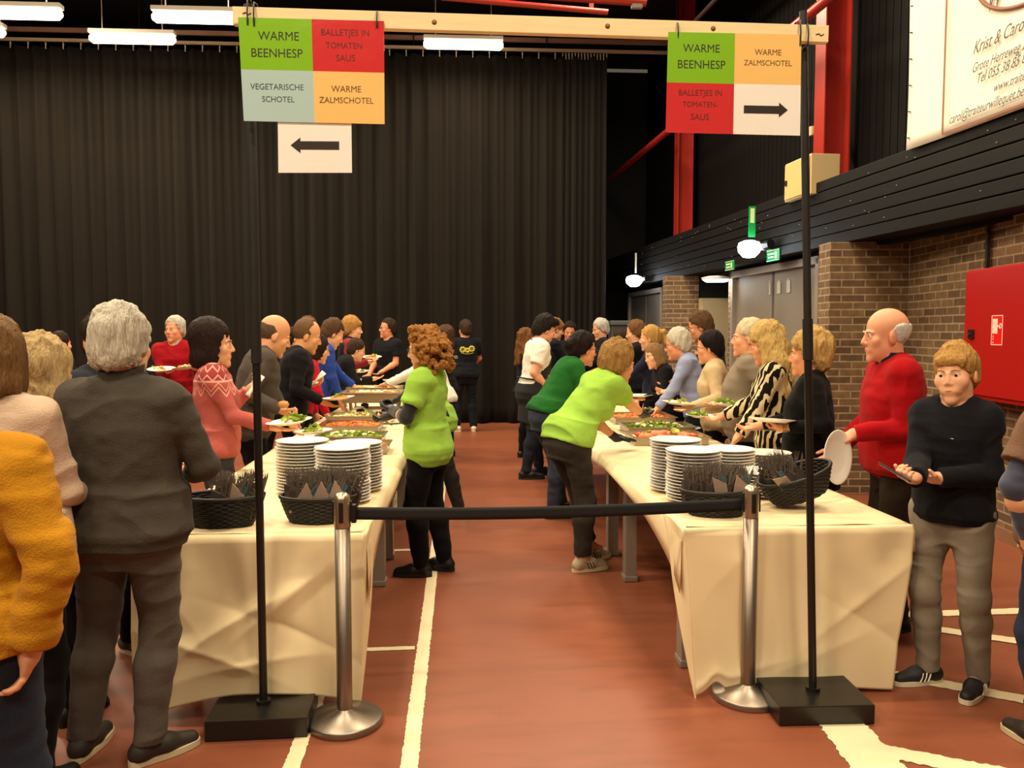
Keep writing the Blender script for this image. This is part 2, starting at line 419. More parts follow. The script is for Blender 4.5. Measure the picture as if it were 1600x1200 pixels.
# ---- lower right wall: doors, brick piers, recess
brick = mat('brick', '#8a6a48', .85)
nt, bs, N, L = nodes_of(brick)
tc = N('ShaderNodeTexCoord'); 
def brick_nodes(vec):
    bt = N('ShaderNodeTexBrick'); bt.inputs['Scale'].default_value = 1; bt.inputs['Brick Width'].default_value = .235; bt.inputs['Row Height'].default_value = .0735
    bt.inputs['Mortar Size'].default_value = .009; bt.inputs['Mortar Smooth'].default_value = .3; bt.inputs['Bias'].default_value = .1
    bt.inputs['Color1'].default_value = lin('#574130'); bt.inputs['Color2'].default_value = lin('#7c6044'); bt.inputs['Mortar'].default_value = lin('#9c8767')
    L(vec, bt.inputs['Vector']); return bt
sep = N('ShaderNodeSeparateXYZ'); L(tc.outputs['Object'], sep.inputs[0])
geo = N('ShaderNodeNewGeometry'); vt = N('ShaderNodeVectorTransform'); vt.vector_type = 'NORMAL'; vt.convert_from = 'WORLD'; vt.convert_to = 'OBJECT'; L(geo.outputs['True Normal'], vt.inputs[0])
sn = N('ShaderNodeSeparateXYZ'); L(vt.outputs[0], sn.inputs[0]); ab = N('ShaderNodeMath'); ab.operation = 'ABSOLUTE'; L(sn.outputs[0], ab.inputs[0])
gt = N('ShaderNodeMath'); gt.operation = 'GREATER_THAN'; gt.inputs[1].default_value = .7; L(ab.outputs[0], gt.inputs[0])
mxx = N('ShaderNodeMix'); L(gt.outputs[0], mxx.inputs[0]); L(sep.outputs[0], mxx.inputs[2]); L(sep.outputs[1], mxx.inputs[3])
cmb = N('ShaderNodeCombineXYZ'); L(mxx.outputs[0], cmb.inputs[0]); L(sep.outputs[2], cmb.inputs[1])
bt = brick_nodes(cmb.outputs[0])
nn = N('ShaderNodeTexNoise'); nn.inputs['Scale'].default_value = 14; nn.inputs['Detail'].default_value = 5; L(tc.outputs['Object'], nn.inputs['Vector'])
mm = N('ShaderNodeMix'); mm.data_type = 'RGBA'; mm.blend_type = 'OVERLAY'; mm.inputs[0].default_value = .55; L(bt.outputs[0], mm.inputs[6]); L(nn.outputs[0], mm.inputs[7]); L(mm.outputs[2], bs.inputs['Base Color'])
iv = N('ShaderNodeMath'); iv.operation = 'SUBTRACT'; iv.inputs[0].default_value = 1; L(bt.outputs['Fac'], iv.inputs[1])
ad2 = N('ShaderNodeMath'); ad2.operation = 'MULTIPLY_ADD'; ad2.inputs[1].default_value = .35; L(nn.outputs[0], ad2.inputs[0]); L(iv.outputs[0], ad2.inputs[2])
bp = N('ShaderNodeBump'); bp.inputs['Strength'].default_value = .6; bp.inputs['Distance'].default_value = .008; L(ad2.outputs[0], bp.inputs['Height']); L(bp.outputs[0], bs.inputs['Normal'])

dv_ = .22                                                  # door wall lies this far behind the gallery front
uP = U(1290, dv_)                                          # left edge of the near brick pier
# near brick pier + splayed side wall (built along the world axes)
p0 = WM @ Vector((uP, dv_, 0))
pw = on_z(1410, 700, 0); e0 = at(1290, 700, 8.2); e1 = at(1412, 700, 8.2)
def wall_seg(name, a, b, h, th, m, side=1):
    a = Vector((a.x, a.y, 0)); b = Vector((b.x, b.y, 0)); dd = (b - a); ln = dd.length; an = math.atan2(dd.y, dd.x)
    o = MB().box((ln / 2, side * th / 2, h / 2), (ln, th, h)).build(name, m, None, a, (0, 0, an)); return struct(o)
wall_seg('wall_right_pier', e0, e1, 2.5, .3, brick, 1)
s0 = on_z(1515, 820); s1 = on_z(1600, 860); dd = (s1 - s0).normalized(); 
sA = e1 + dd * -.0; 
tt = (e1.y - s0.y) / dd.y; sA = s0 + dd * tt; sB = s0 + dd * 5.0
wall_seg('wall_right_side', sA, sB, 2.5, .3, brick, 1)
bbm = mat('skirting_tile', '#8a6448', .6, var=.15, vscale=5)
nrm = Vector((dd.y, -dd.x, 0));
if nrm.x > 0: nrm = -nrm
a_ = sA + nrm * .022; b_ = sB + nrm * .022
wall_seg('baseboard_right', a_, b_, .10, .02, bbm, 1)
# pipe conduit below the hose cabinet
cp = at(1528, 700, 6.45)
qx = MB().box((0, 0, 0), (.05, .05, .62), bev=.006)
def on_side(t, off=0.0, z=0.0): p = s0 + dd * t + nrm * off; return Vector((p.x, p.y, z))
def side_t(px, off=0.0):
    r = ray(px, 600); # intersect vertical plane of the side wall
    o_ = s0 + nrm * off; k = (nrm.x * o_.x + nrm.y * o_.y) / (nrm.x * r.x + nrm.y * r.y)
    p = Vector((r.x * k, r.y * k, 0)); return (p - Vector((o_.x, o_.y, 0))).dot(dd), k
def side_z(px, py, off=0.0):
    t, k = side_t(px, off); r = ray(px, py); o_ = s0 + nrm * off
    k2 = (nrm.x * o_.x + nrm.y * o_.y) / (nrm.x * r.x + nrm.y * r.y); return CAM_H + r.z * k2
ang = math.atan2(dd.y, dd.x)
t_, _ = side_t(1536, .03)
cd = empty('conduit', on_side(t_, .03, 0), ang, 'grey metal conduit running down the brick wall behind the boy', 'conduit')
MB().box((0, 0, .53), (.045, .045, .8), bev=.005).build('channel', mat('conduit_grey', '#6d655a', .45, .3), cd)
MB().box((0, 0, 2.2), (.03, .03, .55), bev=.004).build('upper_channel', mat('conduit_dark', '#2a211c', .6), cd)
for z_ in (.2, .45, .88): MB().box((0, 0, z_), (.07, .05, .02), bev=.004).build('clamp', mat('conduit_grey'), cd)
# red hose cabinet
ta, _ = side_t(1502, .22); tb = ta + 1.05
hz0, hz1 = side_z(1502, 620, .22), side_z(1502, 424, .22)
hc_ = empty('hose_cabinet', on_side((ta + tb) / 2, 0, 0), ang, 'red fire hose cabinet on the brick wall above the boy', 'cabinet')
sg = 1 if (Matrix.Rotation(ang, 4, 'Z') @ Vector((0, 1, 0))).dot(nrm) > 0 else -1
redc = mat('cabinet_red', '#a5120d', .35, spec=.45)
MB().box((0, sg * .10, (hz0 + hz1) / 2), (tb - ta, .2, hz1 - hz0), bev=.008).build('body', redc, hc_)
MB().box((0, sg * .207, (hz0 + hz1) / 2 + .01), (tb - ta - .02, .018, hz1 - hz0 - .05), bev=.004).build('door', redc, hc_)
tk, _ = side_t(1515, .22); zk = side_z(1515, 522, .22); xk = tk - (ta + tb) / 2
MB().box((xk, sg * .222, zk), (.075, .02, .075), bev=.006).build('lock', mat('black_plastic'), hc_)
MB().box((xk, sg * .236, zk), (.035, .012, .02), bev=.004).build('latch_handle', mat('lock_grey', '#3b3a3c', .35, .5), hc_)
ts, _ = side_t(1554, .22); zs_ = side_z(1554, 516, .22); xs_ = ts - (ta + tb) / 2
sgn = empty('pictogram', (xs_, sg * .2175, zs_)); sgn.parent = hc_
wp = mat('sign_white', '#f0cdbd', .5)
q = MB()
w_, h_ = .15, .215
for (a, b, c, d_) in ((0, h_ / 2, w_, .006), (0, -h_ / 2, w_, .006), (w_ / 2, 0, .006, h_ + .006), (-w_ / 2, 0, .006, h_ + .006)): q.box((a, 0, b), (c, .002, d_))
fx_ = -1 if dd.y < 0 else 1
kx = 1
q.box((-.028 * kx, 0, .03), (.07, .002, .11)); q.box((.02 * kx, 0, .03), (.04, .002, .014)); q.lathe([(0, -.001), (.02, -.001), (.02, .001), (0, .001)], 16, (0, 0, 0), 0)
# the valve wheel and drops of the hose pictogram
q.v = q.v[:-64] ; q.f = [f_ for f_ in q.f if max(f_) < len(q.v)]; q.m = q.m[:len(q.f)]; q.sm = q.sm[:len(q.f)]
q.tube([(.048 * kx + .014 * math.cos(a), 0, .03 + .018 * math.sin(a)) for a in np.linspace(0, 2 * math.pi, 13)[:-1]], .004, 6, closed=True)
for dz in (-.045, -.065, -.09): q.box((-.05 * kx, 0, dz), (.008, .002, .012))
pic = q.build('marking', wp, sgn)
MB().box((0, -sg * .001, 0), (w_ + .01, .001, h_ + .01)).build('plate', mat('sign_red', '#d8120e', .4), sgn)

# ---- grey double doors
doorg = mat('door_grey', '#7c7164', .5, var=.06, vscale=3); frameg = mat('frame_grey', '#8a7f72', .5)
def wall_door(n, pa, pb, v, ztop, label):
    u0_, u1_ = U(pa, v), U(pb, v)                # u0 near, u1 far
    c = (u0_ + u1_) / 2; w = abs(u1_ - u0_)
    r = empty('door_%d' % n, (0, 0, 0)); r.matrix_world = WM @ Matrix.Translation((c, v, 0)); r['kind'] = 'structure'
    for sx in (-1, 1):
        lf = MB().box((sx * w / 4, .03, ztop / 2), (w / 2 - .07, .045, ztop - .05), bev=.004).build('leaf', doorg, r)
    q = MB(); q.box((-w / 2 + .03, 0, ztop / 2), (.08, .10, ztop), bev=.004); q.box((w / 2 - .03, 0, ztop / 2), (.08, .10, ztop), bev=.004); q.box((0, 0, ztop - .03), (w, .10, .09), bev=.004)
    q.build('door_frame', frameg, r)
    for sx in (-1, 1): MB().box((sx * .08, -.02, 1.05), (.14, .03, .03), bev=.006).build('handle', mat('steel', '#9a958c', .3, .9), r)
    return r
wall_door(1, 1283, 1146, dv_, 2.44, '')
wall_door(2, 1037, 984, dv_, 2.40, '')
# wall above / between the doors
ul0, ul1 = U(1283, dv_), U(1146, dv_)
q = MB(); q.box(((uN + 12.4) / 2 + .9, dv_ + .12, 2.52), (12.4 - uN - 1.8, .12, .10))
struct(wbuild(q, 'trim_13', plank))
for i, pxh in enumerate((1202, 1216, 1231)):
    sgq = wthing('door_label', U(pxh, dv_ - .0), dv_ - .004 + .003, 2.17, ['narrow pale slip, first on the grey door', 'square pale notice in the middle of the grey door top', 'pale notice nearest the brick pier on the grey door'][i], 'notice')
    sgq.location.z = 2.16
    MB().box((0, 0, 0), (.05 if i == 0 else .10, .004, .15), bev=.001).build('paper', mat('notice_grey', '#b0a494', .6), sgq)
    MB().box((0, -.003, .09), (.03, .003, .012)).build('tape', mat('tape_grey', '#c9bfae', .4), sgq)
# recess between the doors with the cream panel, brick pier beyond
r0 = at(1138, 520, 10.9); r1 = at(1138, 520, 10.7)
k0 = at(1040, 520, 13.2); k1 = at(1091, 520, 13.2); k2 = at(1150, 520, 13.2)
wall_seg('wall_right_far_pier', k0, k1, 2.5, .3, brick, 1)
wall_seg('wall_right_recess', k1 - Vector((.02, -.05, 0)), k2 + Vector((.9, 0, 0)), 2.5, .2, blk, 1)
cpn = empty('cream_panel', (at(1114, 520, 13.15).x, at(1114, 520, 13.15).y, 0), 0, 'tall cream panel cupboard in the recess between the grey doors', 'cupboard')
zc = at(1114, 466, 13.1).z
MB().box((0, -.03, zc / 2), (.46, .12, zc), bev=.006).build('body', mat('cream_pale', '#b9a57c', .55), cpn)
MB().box((0, -.10, zc / 2), (.42, .02, zc - .1), bev=.004).build('door', mat('cream_pale2', '#bfaa80', .55), cpn)
MB().box((-.17, -.115, 1.1), (.03, .02, .1), bev=.004).build('handle', mat('black_plastic'), cpn)
nj = WM @ Vector((U(1142, dv_) + .03, dv_, 0)); 
o = MB().box((.06, .45, 1.25), (.14, .9, 2.5)).build('wall_right_jamb', brick); o.matrix_world = WM @ Matrix.Translation((U(1142, dv_) - .02, dv_, 0)); struct(o)
# ---- emergency lights, exit signs
cool = mat('emergency_glow', '#f4fbff', .3, emit='#eaf6ff', estr=14)
def emergency(px, py, sc, label, flag):
    u = U(px, -.28); z = zz(px, py, -.28)
    r = wthing('emergency_light', u, -.28, z, label, 'emergency light', None)
    b = MB(); b.lathe([(0, -.13), (.07, -.12), (.125, -.06), (.135, 0), (.12, .05), (.06, .075), (0, .08)], 20, (0, 0, 0), 0, sc, sc); b.build('lamp', cool, r)
    MB().box((-.0, .17, 0), (.10, .20, .07), bev=.01).build('bracket', mat('white_plastic', '#cfcac0', .4), r)
    MB().tube([(-.07, .17, .01), (-.16, .20, .02)], [.055, .062], 14).build('spot', mat('spot_black', '#1b1b1d', .25), r)
    if flag:
        gp = MB().box((.0, .03, .30), (.012, .085 if flag == 1 else .03, .36), bev=.003); gp.build('sign_plate', mat('exit_green', '#0f8f45', .4) if flag == 1 else mat('white_plastic'), r)
        if flag == 1: MB().box((-.008, .03, .37), (.004, .05, .17)).build('sign_mark', mat('exit_pale', '#cfeeb0', .4), r)
    l = bpy.data.lights.new('emergency_glow', 'POINT'); l.energy = 5; l.color = (.9, .96, 1); l.shadow_soft_size = .12
    lo = bpy.data.objects.new('emergency_glow', l); lo.location = WM @ Vector((u, -.50, z - .05)); COL.objects.link(lo)
emergency(1166, 386, 1.0, 'glowing white emergency light under a green sign on the black front', 1)
emergency(989, 437, 1.1, 'far glowing white emergency light near the curtain', 2)
def exit_sign(px, py, label, s=1.0):
    r = wthing('exit_sign', U(px, -.012), -.012, zz(px, py, -.012), label, 'exit sign', None)
    MB().box((0, 0, 0), (.34 * s, .012, .14 * s), bev=.003).build('plate', mat('exit_green2', '#10874a', .4, emit='#10874a', estr=.15), r)
    q = MB(); q.box((.05 * s, -.008, .02), (.16 * s, .004, .02)); q.box((.05 * s, -.008, -.02), (.14 * s, .004, .02)); q.box((-.08 * s, -.008, 0), (.05 * s, .004, .08 * s)); q.box((0, -.008, .06 * s), (.33 * s, .003, .008)); q.box((0, -.008, -.06 * s), (.33 * s, .003, .008))
    q.build('marking', mat('exit_pale'), r)
exit_sign(1205, 399, 'green exit sign right of the near emergency light')
exit_sign(1138, 415, 'green exit sign left of the near emergency light', .9)
rc = on_z(1120, 437, 2.42) if False else at(1119, 437, 11.9)
rl_ = empty('recess_lamp', rc, 0, 'lit flat lamp on the ceiling of the recess beside the grey doors', 'lamp')
MB().lathe([(0, -.035), (.15, -.03), (.19, 0), (.19, .03), (0, .035)], 24).build('diffuser', cool, rl_)
MB().lathe([(.2, .0), (.21, .03), (.12, .05)], 24).build('rim', mat('white_plastic'), rl_)
l = bpy.data.lights.new('recess_glow', 'POINT'); l.energy = 5; l.color = (1, .9, .75); l.shadow_soft_size = .15
lo = bpy.data.objects.new('recess_glow', l); lo.location = rc - Vector((0, 0, .15)); COL.objects.link(lo)
# dark box-like appliance standing before the far door
ap = at(966, 560, 14.0)
apr = empty('standing_unit', (ap.x, ap.y, 0), 0, 'dark grey upright plastic unit standing before the far grey door', 'bin')
zt_ = at(966, 503, 14.0).z
MB().box((0, 0, zt_ / 2), (.30, .34, zt_ - .04), bev=.04, seg=3).build('body', mat('unit_grey', '#3d3f42', .5), apr)
MB().box((0, -.02, zt_ - .02), (.34, .38, .08), bev=.025, seg=3).build('lid', mat('unit_lid', '#4c4f52', .45), apr)
# ================================================================== buffet tables
TH = .745
legm = mat('table_leg', '#8c8074', .5, .2); topm = mat('table_top', '#a08a6a', .6)
paper = mat('kraft_paper', '#e3cfa6', .62, bump=.12, bscale=7, var=.03, vscale=3)
def folding_table(x0, x1, y0, y1, label, grp):
    r = empty('buffet_table', ((x0 + x1) / 2, (y0 + y1) / 2, 0), 0, label, 'table', grp)
    w, l = x1 - x0, y1 - y0
    MB().box((0, 0, TH - .018), (w - .02, l - .02, .028), bev=.005).build('tabletop', topm, r)
    for sx in (-1, 1):
        for sy in (-1, 1):
            g = MB(); px_, py_ = sx * (w / 2 - .09), sy * (l / 2 - .30)
            g.box((px_, py_, (TH - .032) / 2 + .002), (.075, .10, TH - .036), bev=.006); g.box((px_, py_, .02), (.09, .115, .035), bev=.008); g.build('leg', legm, r)
    for sy in (-1, 1): MB().box((0, sy * (l / 2 - .30), TH - .07), (w - .25, .04, .05), bev=.004).build('cross_bar', legm, r)
    return r
LX0, LX1, RX0, RX1 = -1.40, -.42, .98, 2.03
LY0, RY0 = 3.56, 3.56
ll = ['nearest table of the left buffet row, beneath the kraft paper', 'second table of the left buffet row', 'third table of the left buffet row', 'farthest table of the left buffet row']
rl2 = ['nearest table of the right buffet row, beneath the kraft paper', 'second table of the right buffet row', 'farthest table of the right buffet row']
for i in range(4): folding_table(LX0 + .02, LX1 - .02, LY0 + .02 + i * 2.0, LY0 + i * 2.0 + 1.99, ll[i], 'tables of the left buffet row')
for i in range(3): folding_table(RX0 + .02, RX1 - .02, RY0 + .02 + i * 2.0, RY0 + i * 2.0 + 1.99, rl2[i], 'tables of the right buffet row')
def sheet(label, x0, x1, y0, y1, side, hem, crease, flare, tp=(0, 0)):
    """kraft paper: flat over the table tops, a drop at the near end, a short overhang along both sides"""
    z = TH + .006; top = MB(); nx_, ny_ = 26, 60
    rr = random.Random(len(label)); ov = .055
    def ftop(a, b):
        x = x0 - ov + (x1 - x0 + 2 * ov) * a; y = y0 + (y1 - y0) * b
        e = max(x0 + .012 - x, x - x1 + .012, 0)
        k = 1.0 + .5 * math.sin(y * 2.1) + (2.0 * math.exp(-(y - y0) / .25) if (x - (x0 + x1) / 2) * side > 0 else 0)
        dz = min(e * e / .03, e) * k * 1.3 + .0025 * math.sin(x * 9 + y * 5) * math.sin(y * 3.1) + .0015 * math.sin(x * 23 + y * 11)
        xx = x - math.copysign(max(0, e - .02) * .75 * min(k, 1.2), x - (x0 + x1) / 2) if e > 0 else x
        return Vector((xx, y, z - dz + .002))
    top.grid(ftop, nx_ * 2, ny_)
    o = empty('paper_table_cover', ((x0 + x1) / 2, y0, 0), 0, label, 'table cover')
    t = top.build('top_sheet', paper, o, (-(x0 + x1) / 2, -y0, 0)); solidify(t, .0012, 1)
    fr = MB(); nu, nv = 84, 76; cs = crease
    def ffront(a, b):
        x = x0 + (x1 - x0) * a; hh = hem(a); s_ = b
        # rounded fold over the table edge
        fall = z - (z - hh) * s_
        y = y0 - .012 - .012 * min(1, s_ * 25)
        y -= flare(a) * s_
        if s_ == 0: y = y0
        n = 0
        for (ca, cb, dx, dy, am, wd) in cs:
            q = (a - ca) * dx + (s_ - cb) * dy; r = (a - ca) * -dy + (s_ - cb) * dx
            n += am * math.exp(-abs(q) / wd) * math.exp(-(r / .30) ** 2)
        n += .004 * math.sin(a * 7 + s_ * 3) + .003 * math.sin(a * 17 - s_ * 9)
        xx = x + (tp[0] * (1 - a) - tp[1] * a) * s_
        return Vector((xx, y - n * min(1, s_ * 5), fall + .002))
    fr.grid(lambda a, b: ffront(a, b), nu, nv)
    t2 = fr.build('front_drop', paper, o, (-(x0 + x1) / 2, -y0, 0)); solidify(t2, .0012, 1)
    # the paper turned round the aisle-side corner
    sd = MB(); xs = x1 if side > 0 else x0
    def fside(a, b):
        y = y0 + a * .30; depth = (z - hem(1 if side > 0 else 0)) * (1 - a) ** 1.6 + .06
        zz_ = z - depth * b; n = .014 * math.sin(a * 7 + b * 5) + .03 * b * (1 - a)
        xe = xs + side * (.012 + n * .4) - side * .0 
        p = ffront(1 if side > 0 else 0, min(1, depth * b / (z - hem(1 if side > 0 else 0))))
        k = (1 - a) ** 2.2
        return Vector((xe * (1 - k) + p.x * k, y * (1 - k) + p.y * k, zz_ + .002))
    sd.grid(fside, 16, 30); t3 = sd.build('corner_drop', paper, o, (-(x0 + x1) / 2, -y0, 0)); solidify(t3, .0012, 1)
    return o
lh_ = lambda a: .012 + .085 * math.sin(math.pi * min(1, max(0, a * 1.02))) ** .8 * (1 - .2 * a) + .02 * a
sheet('creased kraft paper covering the left buffet row, dropping to the floor in front', LX0, LX1, LY0, LY0 + 8.0, 1, lh_,
      [(.42, .55, .6, .8, .030, .05), (.30, .70, -.55, .85, .030, .06), (.62, .45, .75, .65, .032, .06), (.72, .62, -.5, .9, -.022, .05), (.5, .8, .2, 1, .026, .07), (.15, .35, .9, -.5, .020, .09), (.85, .3, .8, .6, -.018, .08), (.55, .62, 1, .1, .02, .05)],
      lambda a: .10 * (1 - a) + .05, (.05, .02))
rh_ = lambda a: .010 + .02 * math.sin(math.pi * a) + .05 * math.exp(-((a - .1) / .05) ** 2)
sheet('smooth kraft paper covering the right buffet row, dropping to the floor in front', RX0, RX1, RY0, RY0 + 6.0, -1, rh_,
      [(.80, .45, .75, .66, .020, .05), (.87, .62, .6, -.8, -.014, .06), (.25, .15, .8, .5, .010, .06), (.62, .78, .5, .85, .010, .08), (.1, .93, .3, 1, .018, .05)],
      lambda a: .03, (.05, .10))
# ================================================================== figures: every surface is grown from a distance field
def sstep(a, b, x):
    t = np.clip((x - a) / (b - a), 0, 1); return t * t * (3 - 2 * t)
def hash3(i, j, k):
    n = (i * 374761393 + j * 668265263 + k * 2147483647 + 1013904223) & 0xffffffff
    n = ((n ^ (n >> 13)) * 1274126177) & 0xffffffff
    return ((n ^ (n >> 16)) & 0xffff) / 65535.0
def vnoise(P):
    P = np.asarray(P, np.float64); I = np.floor(P).astype(np.int64); f = P - I; f = f * f * (3 - 2 * f)
    r = 0
    for a in (0, 1):
        for b in (0, 1):
            for c in (0, 1):
                w = (f[:, 0] if a else 1 - f[:, 0]) * (f[:, 1] if b else 1 - f[:, 1]) * (f[:, 2] if c else 1 - f[:, 2])
                r = r + w * hash3(I[:, 0] + a, I[:, 1] + b, I[:, 2] + c)
    return r * 2 - 1
def surf_net(F, org, h):
    S = F < 0
    A = S.astype(np.uint8)
    c = (A[:-1, :-1, :-1] + A[1:, :-1, :-1] + A[:-1, 1:, :-1] + A[1:, 1:, :-1] + A[:-1, :-1, 1:] + A[1:, :-1, 1:] + A[:-1, 1:, 1:] + A[1:, 1:, 1:])
    act = (c > 0) & (c < 8)
    idx = np.argwhere(act)
    if len(idx) == 0: return None
    offs = np.array([(a, b, d) for a in (0, 1) for b in (0, 1) for d in (0, 1)])
    vals = np.stack([F[idx[:, 0] + o[0], idx[:, 1] + o[1], idx[:, 2] + o[2]] for o in offs], 1)
    pos = np.zeros((len(idx), 3)); cnt = np.zeros(len(idx))
    for a in range(8):
        for b in range(a + 1, 8):
            if np.abs(offs[a] - offs[b]).sum() != 1: continue
            va, vb = vals[:, a], vals[:, b]; cr = (va < 0) != (vb < 0)
            t = np.where(cr, va / np.where(cr, va - vb, 1), 0)
            pos += np.where(cr[:, None], offs[a] + t[:, None] * (offs[b] - offs[a]), 0); cnt += cr
    V = (idx + pos / cnt[:, None]) * h + np.asarray(org)
    vid = np.full(c.shape, -1, np.int32); vid[act] = np.arange(len(idx))
    Q = []
    for ax in range(3):
        s0 = [slice(1, -1)] * 3; s1 = [slice(1, -1)] * 3
        s0[ax] = slice(0, -1); s1[ax] = slice(1, None)
        a = S[tuple(s0)]; b = S[tuple(s1)]
        E = np.argwhere(a != b)
        if not len(E): continue
        ins = a[E[:, 0], E[:, 1], E[:, 2]]
        o = np.ones(3, int); o[ax] = 0
        E = E + o
        u, w = (ax + 1) % 3, (ax + 2) % 3
        def g(du, dw):
            q = E.copy(); q[:, u] -= du; q[:, w] -= dw
            return vid[q[:, 0], q[:, 1], q[:, 2]]
        q = np.stack([g(1, 1), g(0, 1), g(0, 0), g(1, 0)], 1)
        q[~ins] = q[~ins][:, ::-1]
        Q.append(q)
    Q = np.concatenate(Q); Q = Q[(Q >= 0).all(1)]
    return V, Q
def vnormals(V, Q):
    n = np.cross(V[Q[:, 2]] - V[Q[:, 0]], V[Q[:, 3]] - V[Q[:, 1]])
    N = np.zeros_like(V)
    for i in range(3):
        N[:, i] = sum(np.bincount(Q[:, k], n[:, i], len(V)) for k in range(4))
    return N / np.maximum(np.linalg.norm(N, axis=1, keepdims=True), 1e-12)

class Field:
    def __init__(s): s.p = []; s.cuts = []; s.subs = []
    # every primitive: (function of X,Y,Z, low corner, high corner, blend)
    def seg(s, a, b, ra, rb, k=.02, cut=None, flat=None):
        a = np.array(a, float); b = np.array(b, float); ab = b - a; L2 = max(ab @ ab, 1e-9)
        def f(X, Y, Z):
            t = np.clip(((X - a[0]) * ab[0] + (Y - a[1]) * ab[1] + (Z - a[2]) * ab[2]) / L2, 0, 1)
            d = np.sqrt((X - a[0] - t * ab[0]) ** 2 + (Y - a[1] - t * ab[1]) ** 2 + (Z - a[2] - t * ab[2]) ** 2) - (ra + (rb - ra) * t)
            if cut is not None:
                d = np.maximum(d, (X - cut[0][0]) * cut[1][0] + (Y - cut[0][1]) * cut[1][1] + (Z - cut[0][2]) * cut[1][2])
            return d
        r = max(ra, rb)
        s.p.append((f, np.minimum(a, b) - r, np.maximum(a, b) + r, k)); return s
    def ell(s, c, r, k=.02, R=None):
        c = np.array(c, float); r = np.array(r, float); R = np.eye(3) if R is None else np.array(R)
        def f(X, Y, Z):
            x, y, z = X - c[0], Y - c[1], Z - c[2]
            q = [(R[0, i] * x + R[1, i] * y + R[2, i] * z) / r[i] for i in range(3)]
            k0 = np.sqrt(q[0] ** 2 + q[1] ** 2 + q[2] ** 2) + 1e-9
            k1 = np.sqrt((q[0] / r[0]) ** 2 + (q[1] / r[1]) ** 2 + (q[2] / r[2]) ** 2) + 1e-9
            return k0 * (k0 - 1) / k1
        e = np.abs(R) @ r
        s.p.append((f, c - e, c + e, k)); return s
    def column(s, o, R, zs, As, Bs, Yo, k=.04, z0=None, z1=None, ex=2.3):
        """stack of ellipse sections along the local z of frame (o, R)"""
        o = np.array(o, float); R = np.array(R); zs = np.array(zs, float)
        lo = zs[0] if z0 is None else z0; hi = zs[-1] if z1 is None else z1
        def f(X, Y, Z):
            x, y, z = X - o[0], Y - o[1], Z - o[2]
            q = [R[0, i] * x + R[1, i] * y + R[2, i] * z for i in range(3)]
            A = np.interp(q[2], zs, As); B = np.interp(q[2], zs, Bs); yo = np.interp(q[2], zs, Yo)
            m = (np.abs(q[0] / A) ** ex + np.abs((q[1] - yo) / B) ** ex) ** (1 / ex)
            d = (m - 1) * np.minimum(A, B) * .95
            return np.maximum(d, np.maximum(lo - q[2], q[2] - hi))
        a, b = max(As), max(np.array(Bs) + np.abs(Yo))
        C = np.array([[i, j, l] for i in (-a, a) for j in (-b, b) for l in (lo, hi)]) @ R.T + o
        s.p.append((f, C.min(0), C.max(0), k)); return s
    def fn(s, f, lo, hi, k): s.p.append((f, np.array(lo), np.array(hi), k)); return s
    def cut(s, f): s.cuts.append(f); return s                 # keeps the part where f < 0
    def sub(s, c, r, k=.01): s.subs.append((np.array(c, float), np.array(r, float), k)); return s
    def mesh(s, h, pad=.03):
        lo = np.min([p[1] for p in s.p], 0) - pad; hi = np.max([p[2] for p in s.p], 0) + pad
        n = np.ceil((hi - lo) / h).astype(int) + 1
        F = np.full(n, 1.0, np.float32)
        ax = [lo[i] + h * np.arange(n[i]) for i in range(3)]
        def region(a, b, m):
            i0 = np.maximum(np.floor((a - m - lo) / h).astype(int), 0); i1 = np.minimum(np.ceil((b + m - lo) / h).astype(int) + 1, n)
            sl = tuple(slice(i0[i], i1[i]) for i in range(3))
            return sl, ax[0][sl[0]][:, None, None], ax[1][sl[1]][None, :, None], ax[2][sl[2]][None, None, :]
        for f, a, b, k in s.p:
            sl, X, Y, Z = region(a, b, k + 2 * h)
            d = f(X, Y, Z); G = F[sl]; e = np.maximum(k - np.abs(G - d), 0)
            F[sl] = np.minimum(G, d) - e * e / (4 * k)
        for c, r, k in s.subs:
            sl, X, Y, Z = region(c - r, c + r, k + 2 * h)
            q = np.sqrt(((X - c[0]) / r[0]) ** 2 + ((Y - c[1]) / r[1]) ** 2 + ((Z - c[2]) / r[2]) ** 2)
            d = -(q - 1) * min(r); G = F[sl]; e = np.maximum(k - np.abs(G - d), 0)
            F[sl] = np.maximum(G, d) + e * e / (4 * k)
        X, Y, Z = ax[0][:, None, None], ax[1][None, :, None], ax[2][None, None, :]
        for f in s.cuts: F = np.maximum(F, f(X, Y, Z))
        F[0] = F[-1] = 1; F[:, 0] = F[:, -1] = 1; F[:, :, 0] = F[:, :, -1] = 1
        return surf_net(F, lo, h)
    def build(s, name, h, m, parent, disp=None, seed=0):
        r = s.mesh(h)
        if r is None: return None
        V, Q = r
        if disp:
            N = vnormals(V, Q); d = 0
            for e in disp:
                amp, sx, sy, sz = e[:4]; n = vnoise(V * np.array([sx, sy, sz]) + seed * 17.3)
                if len(e) > 4:
                    W = vnoise(V * 5.0 + seed * 3.1); n = vnoise(V * np.array([sx, sy, sz]) + np.stack([W * .8, -W * .5, W * .9], 1) + seed * 7.7)
                    n = (1 - np.abs(n) * 2.2).clip(-.4, 1)
                d = d + amp * n
            V = V + N * d[:, None]
        return np_mesh(name, V, Q, m, parent)

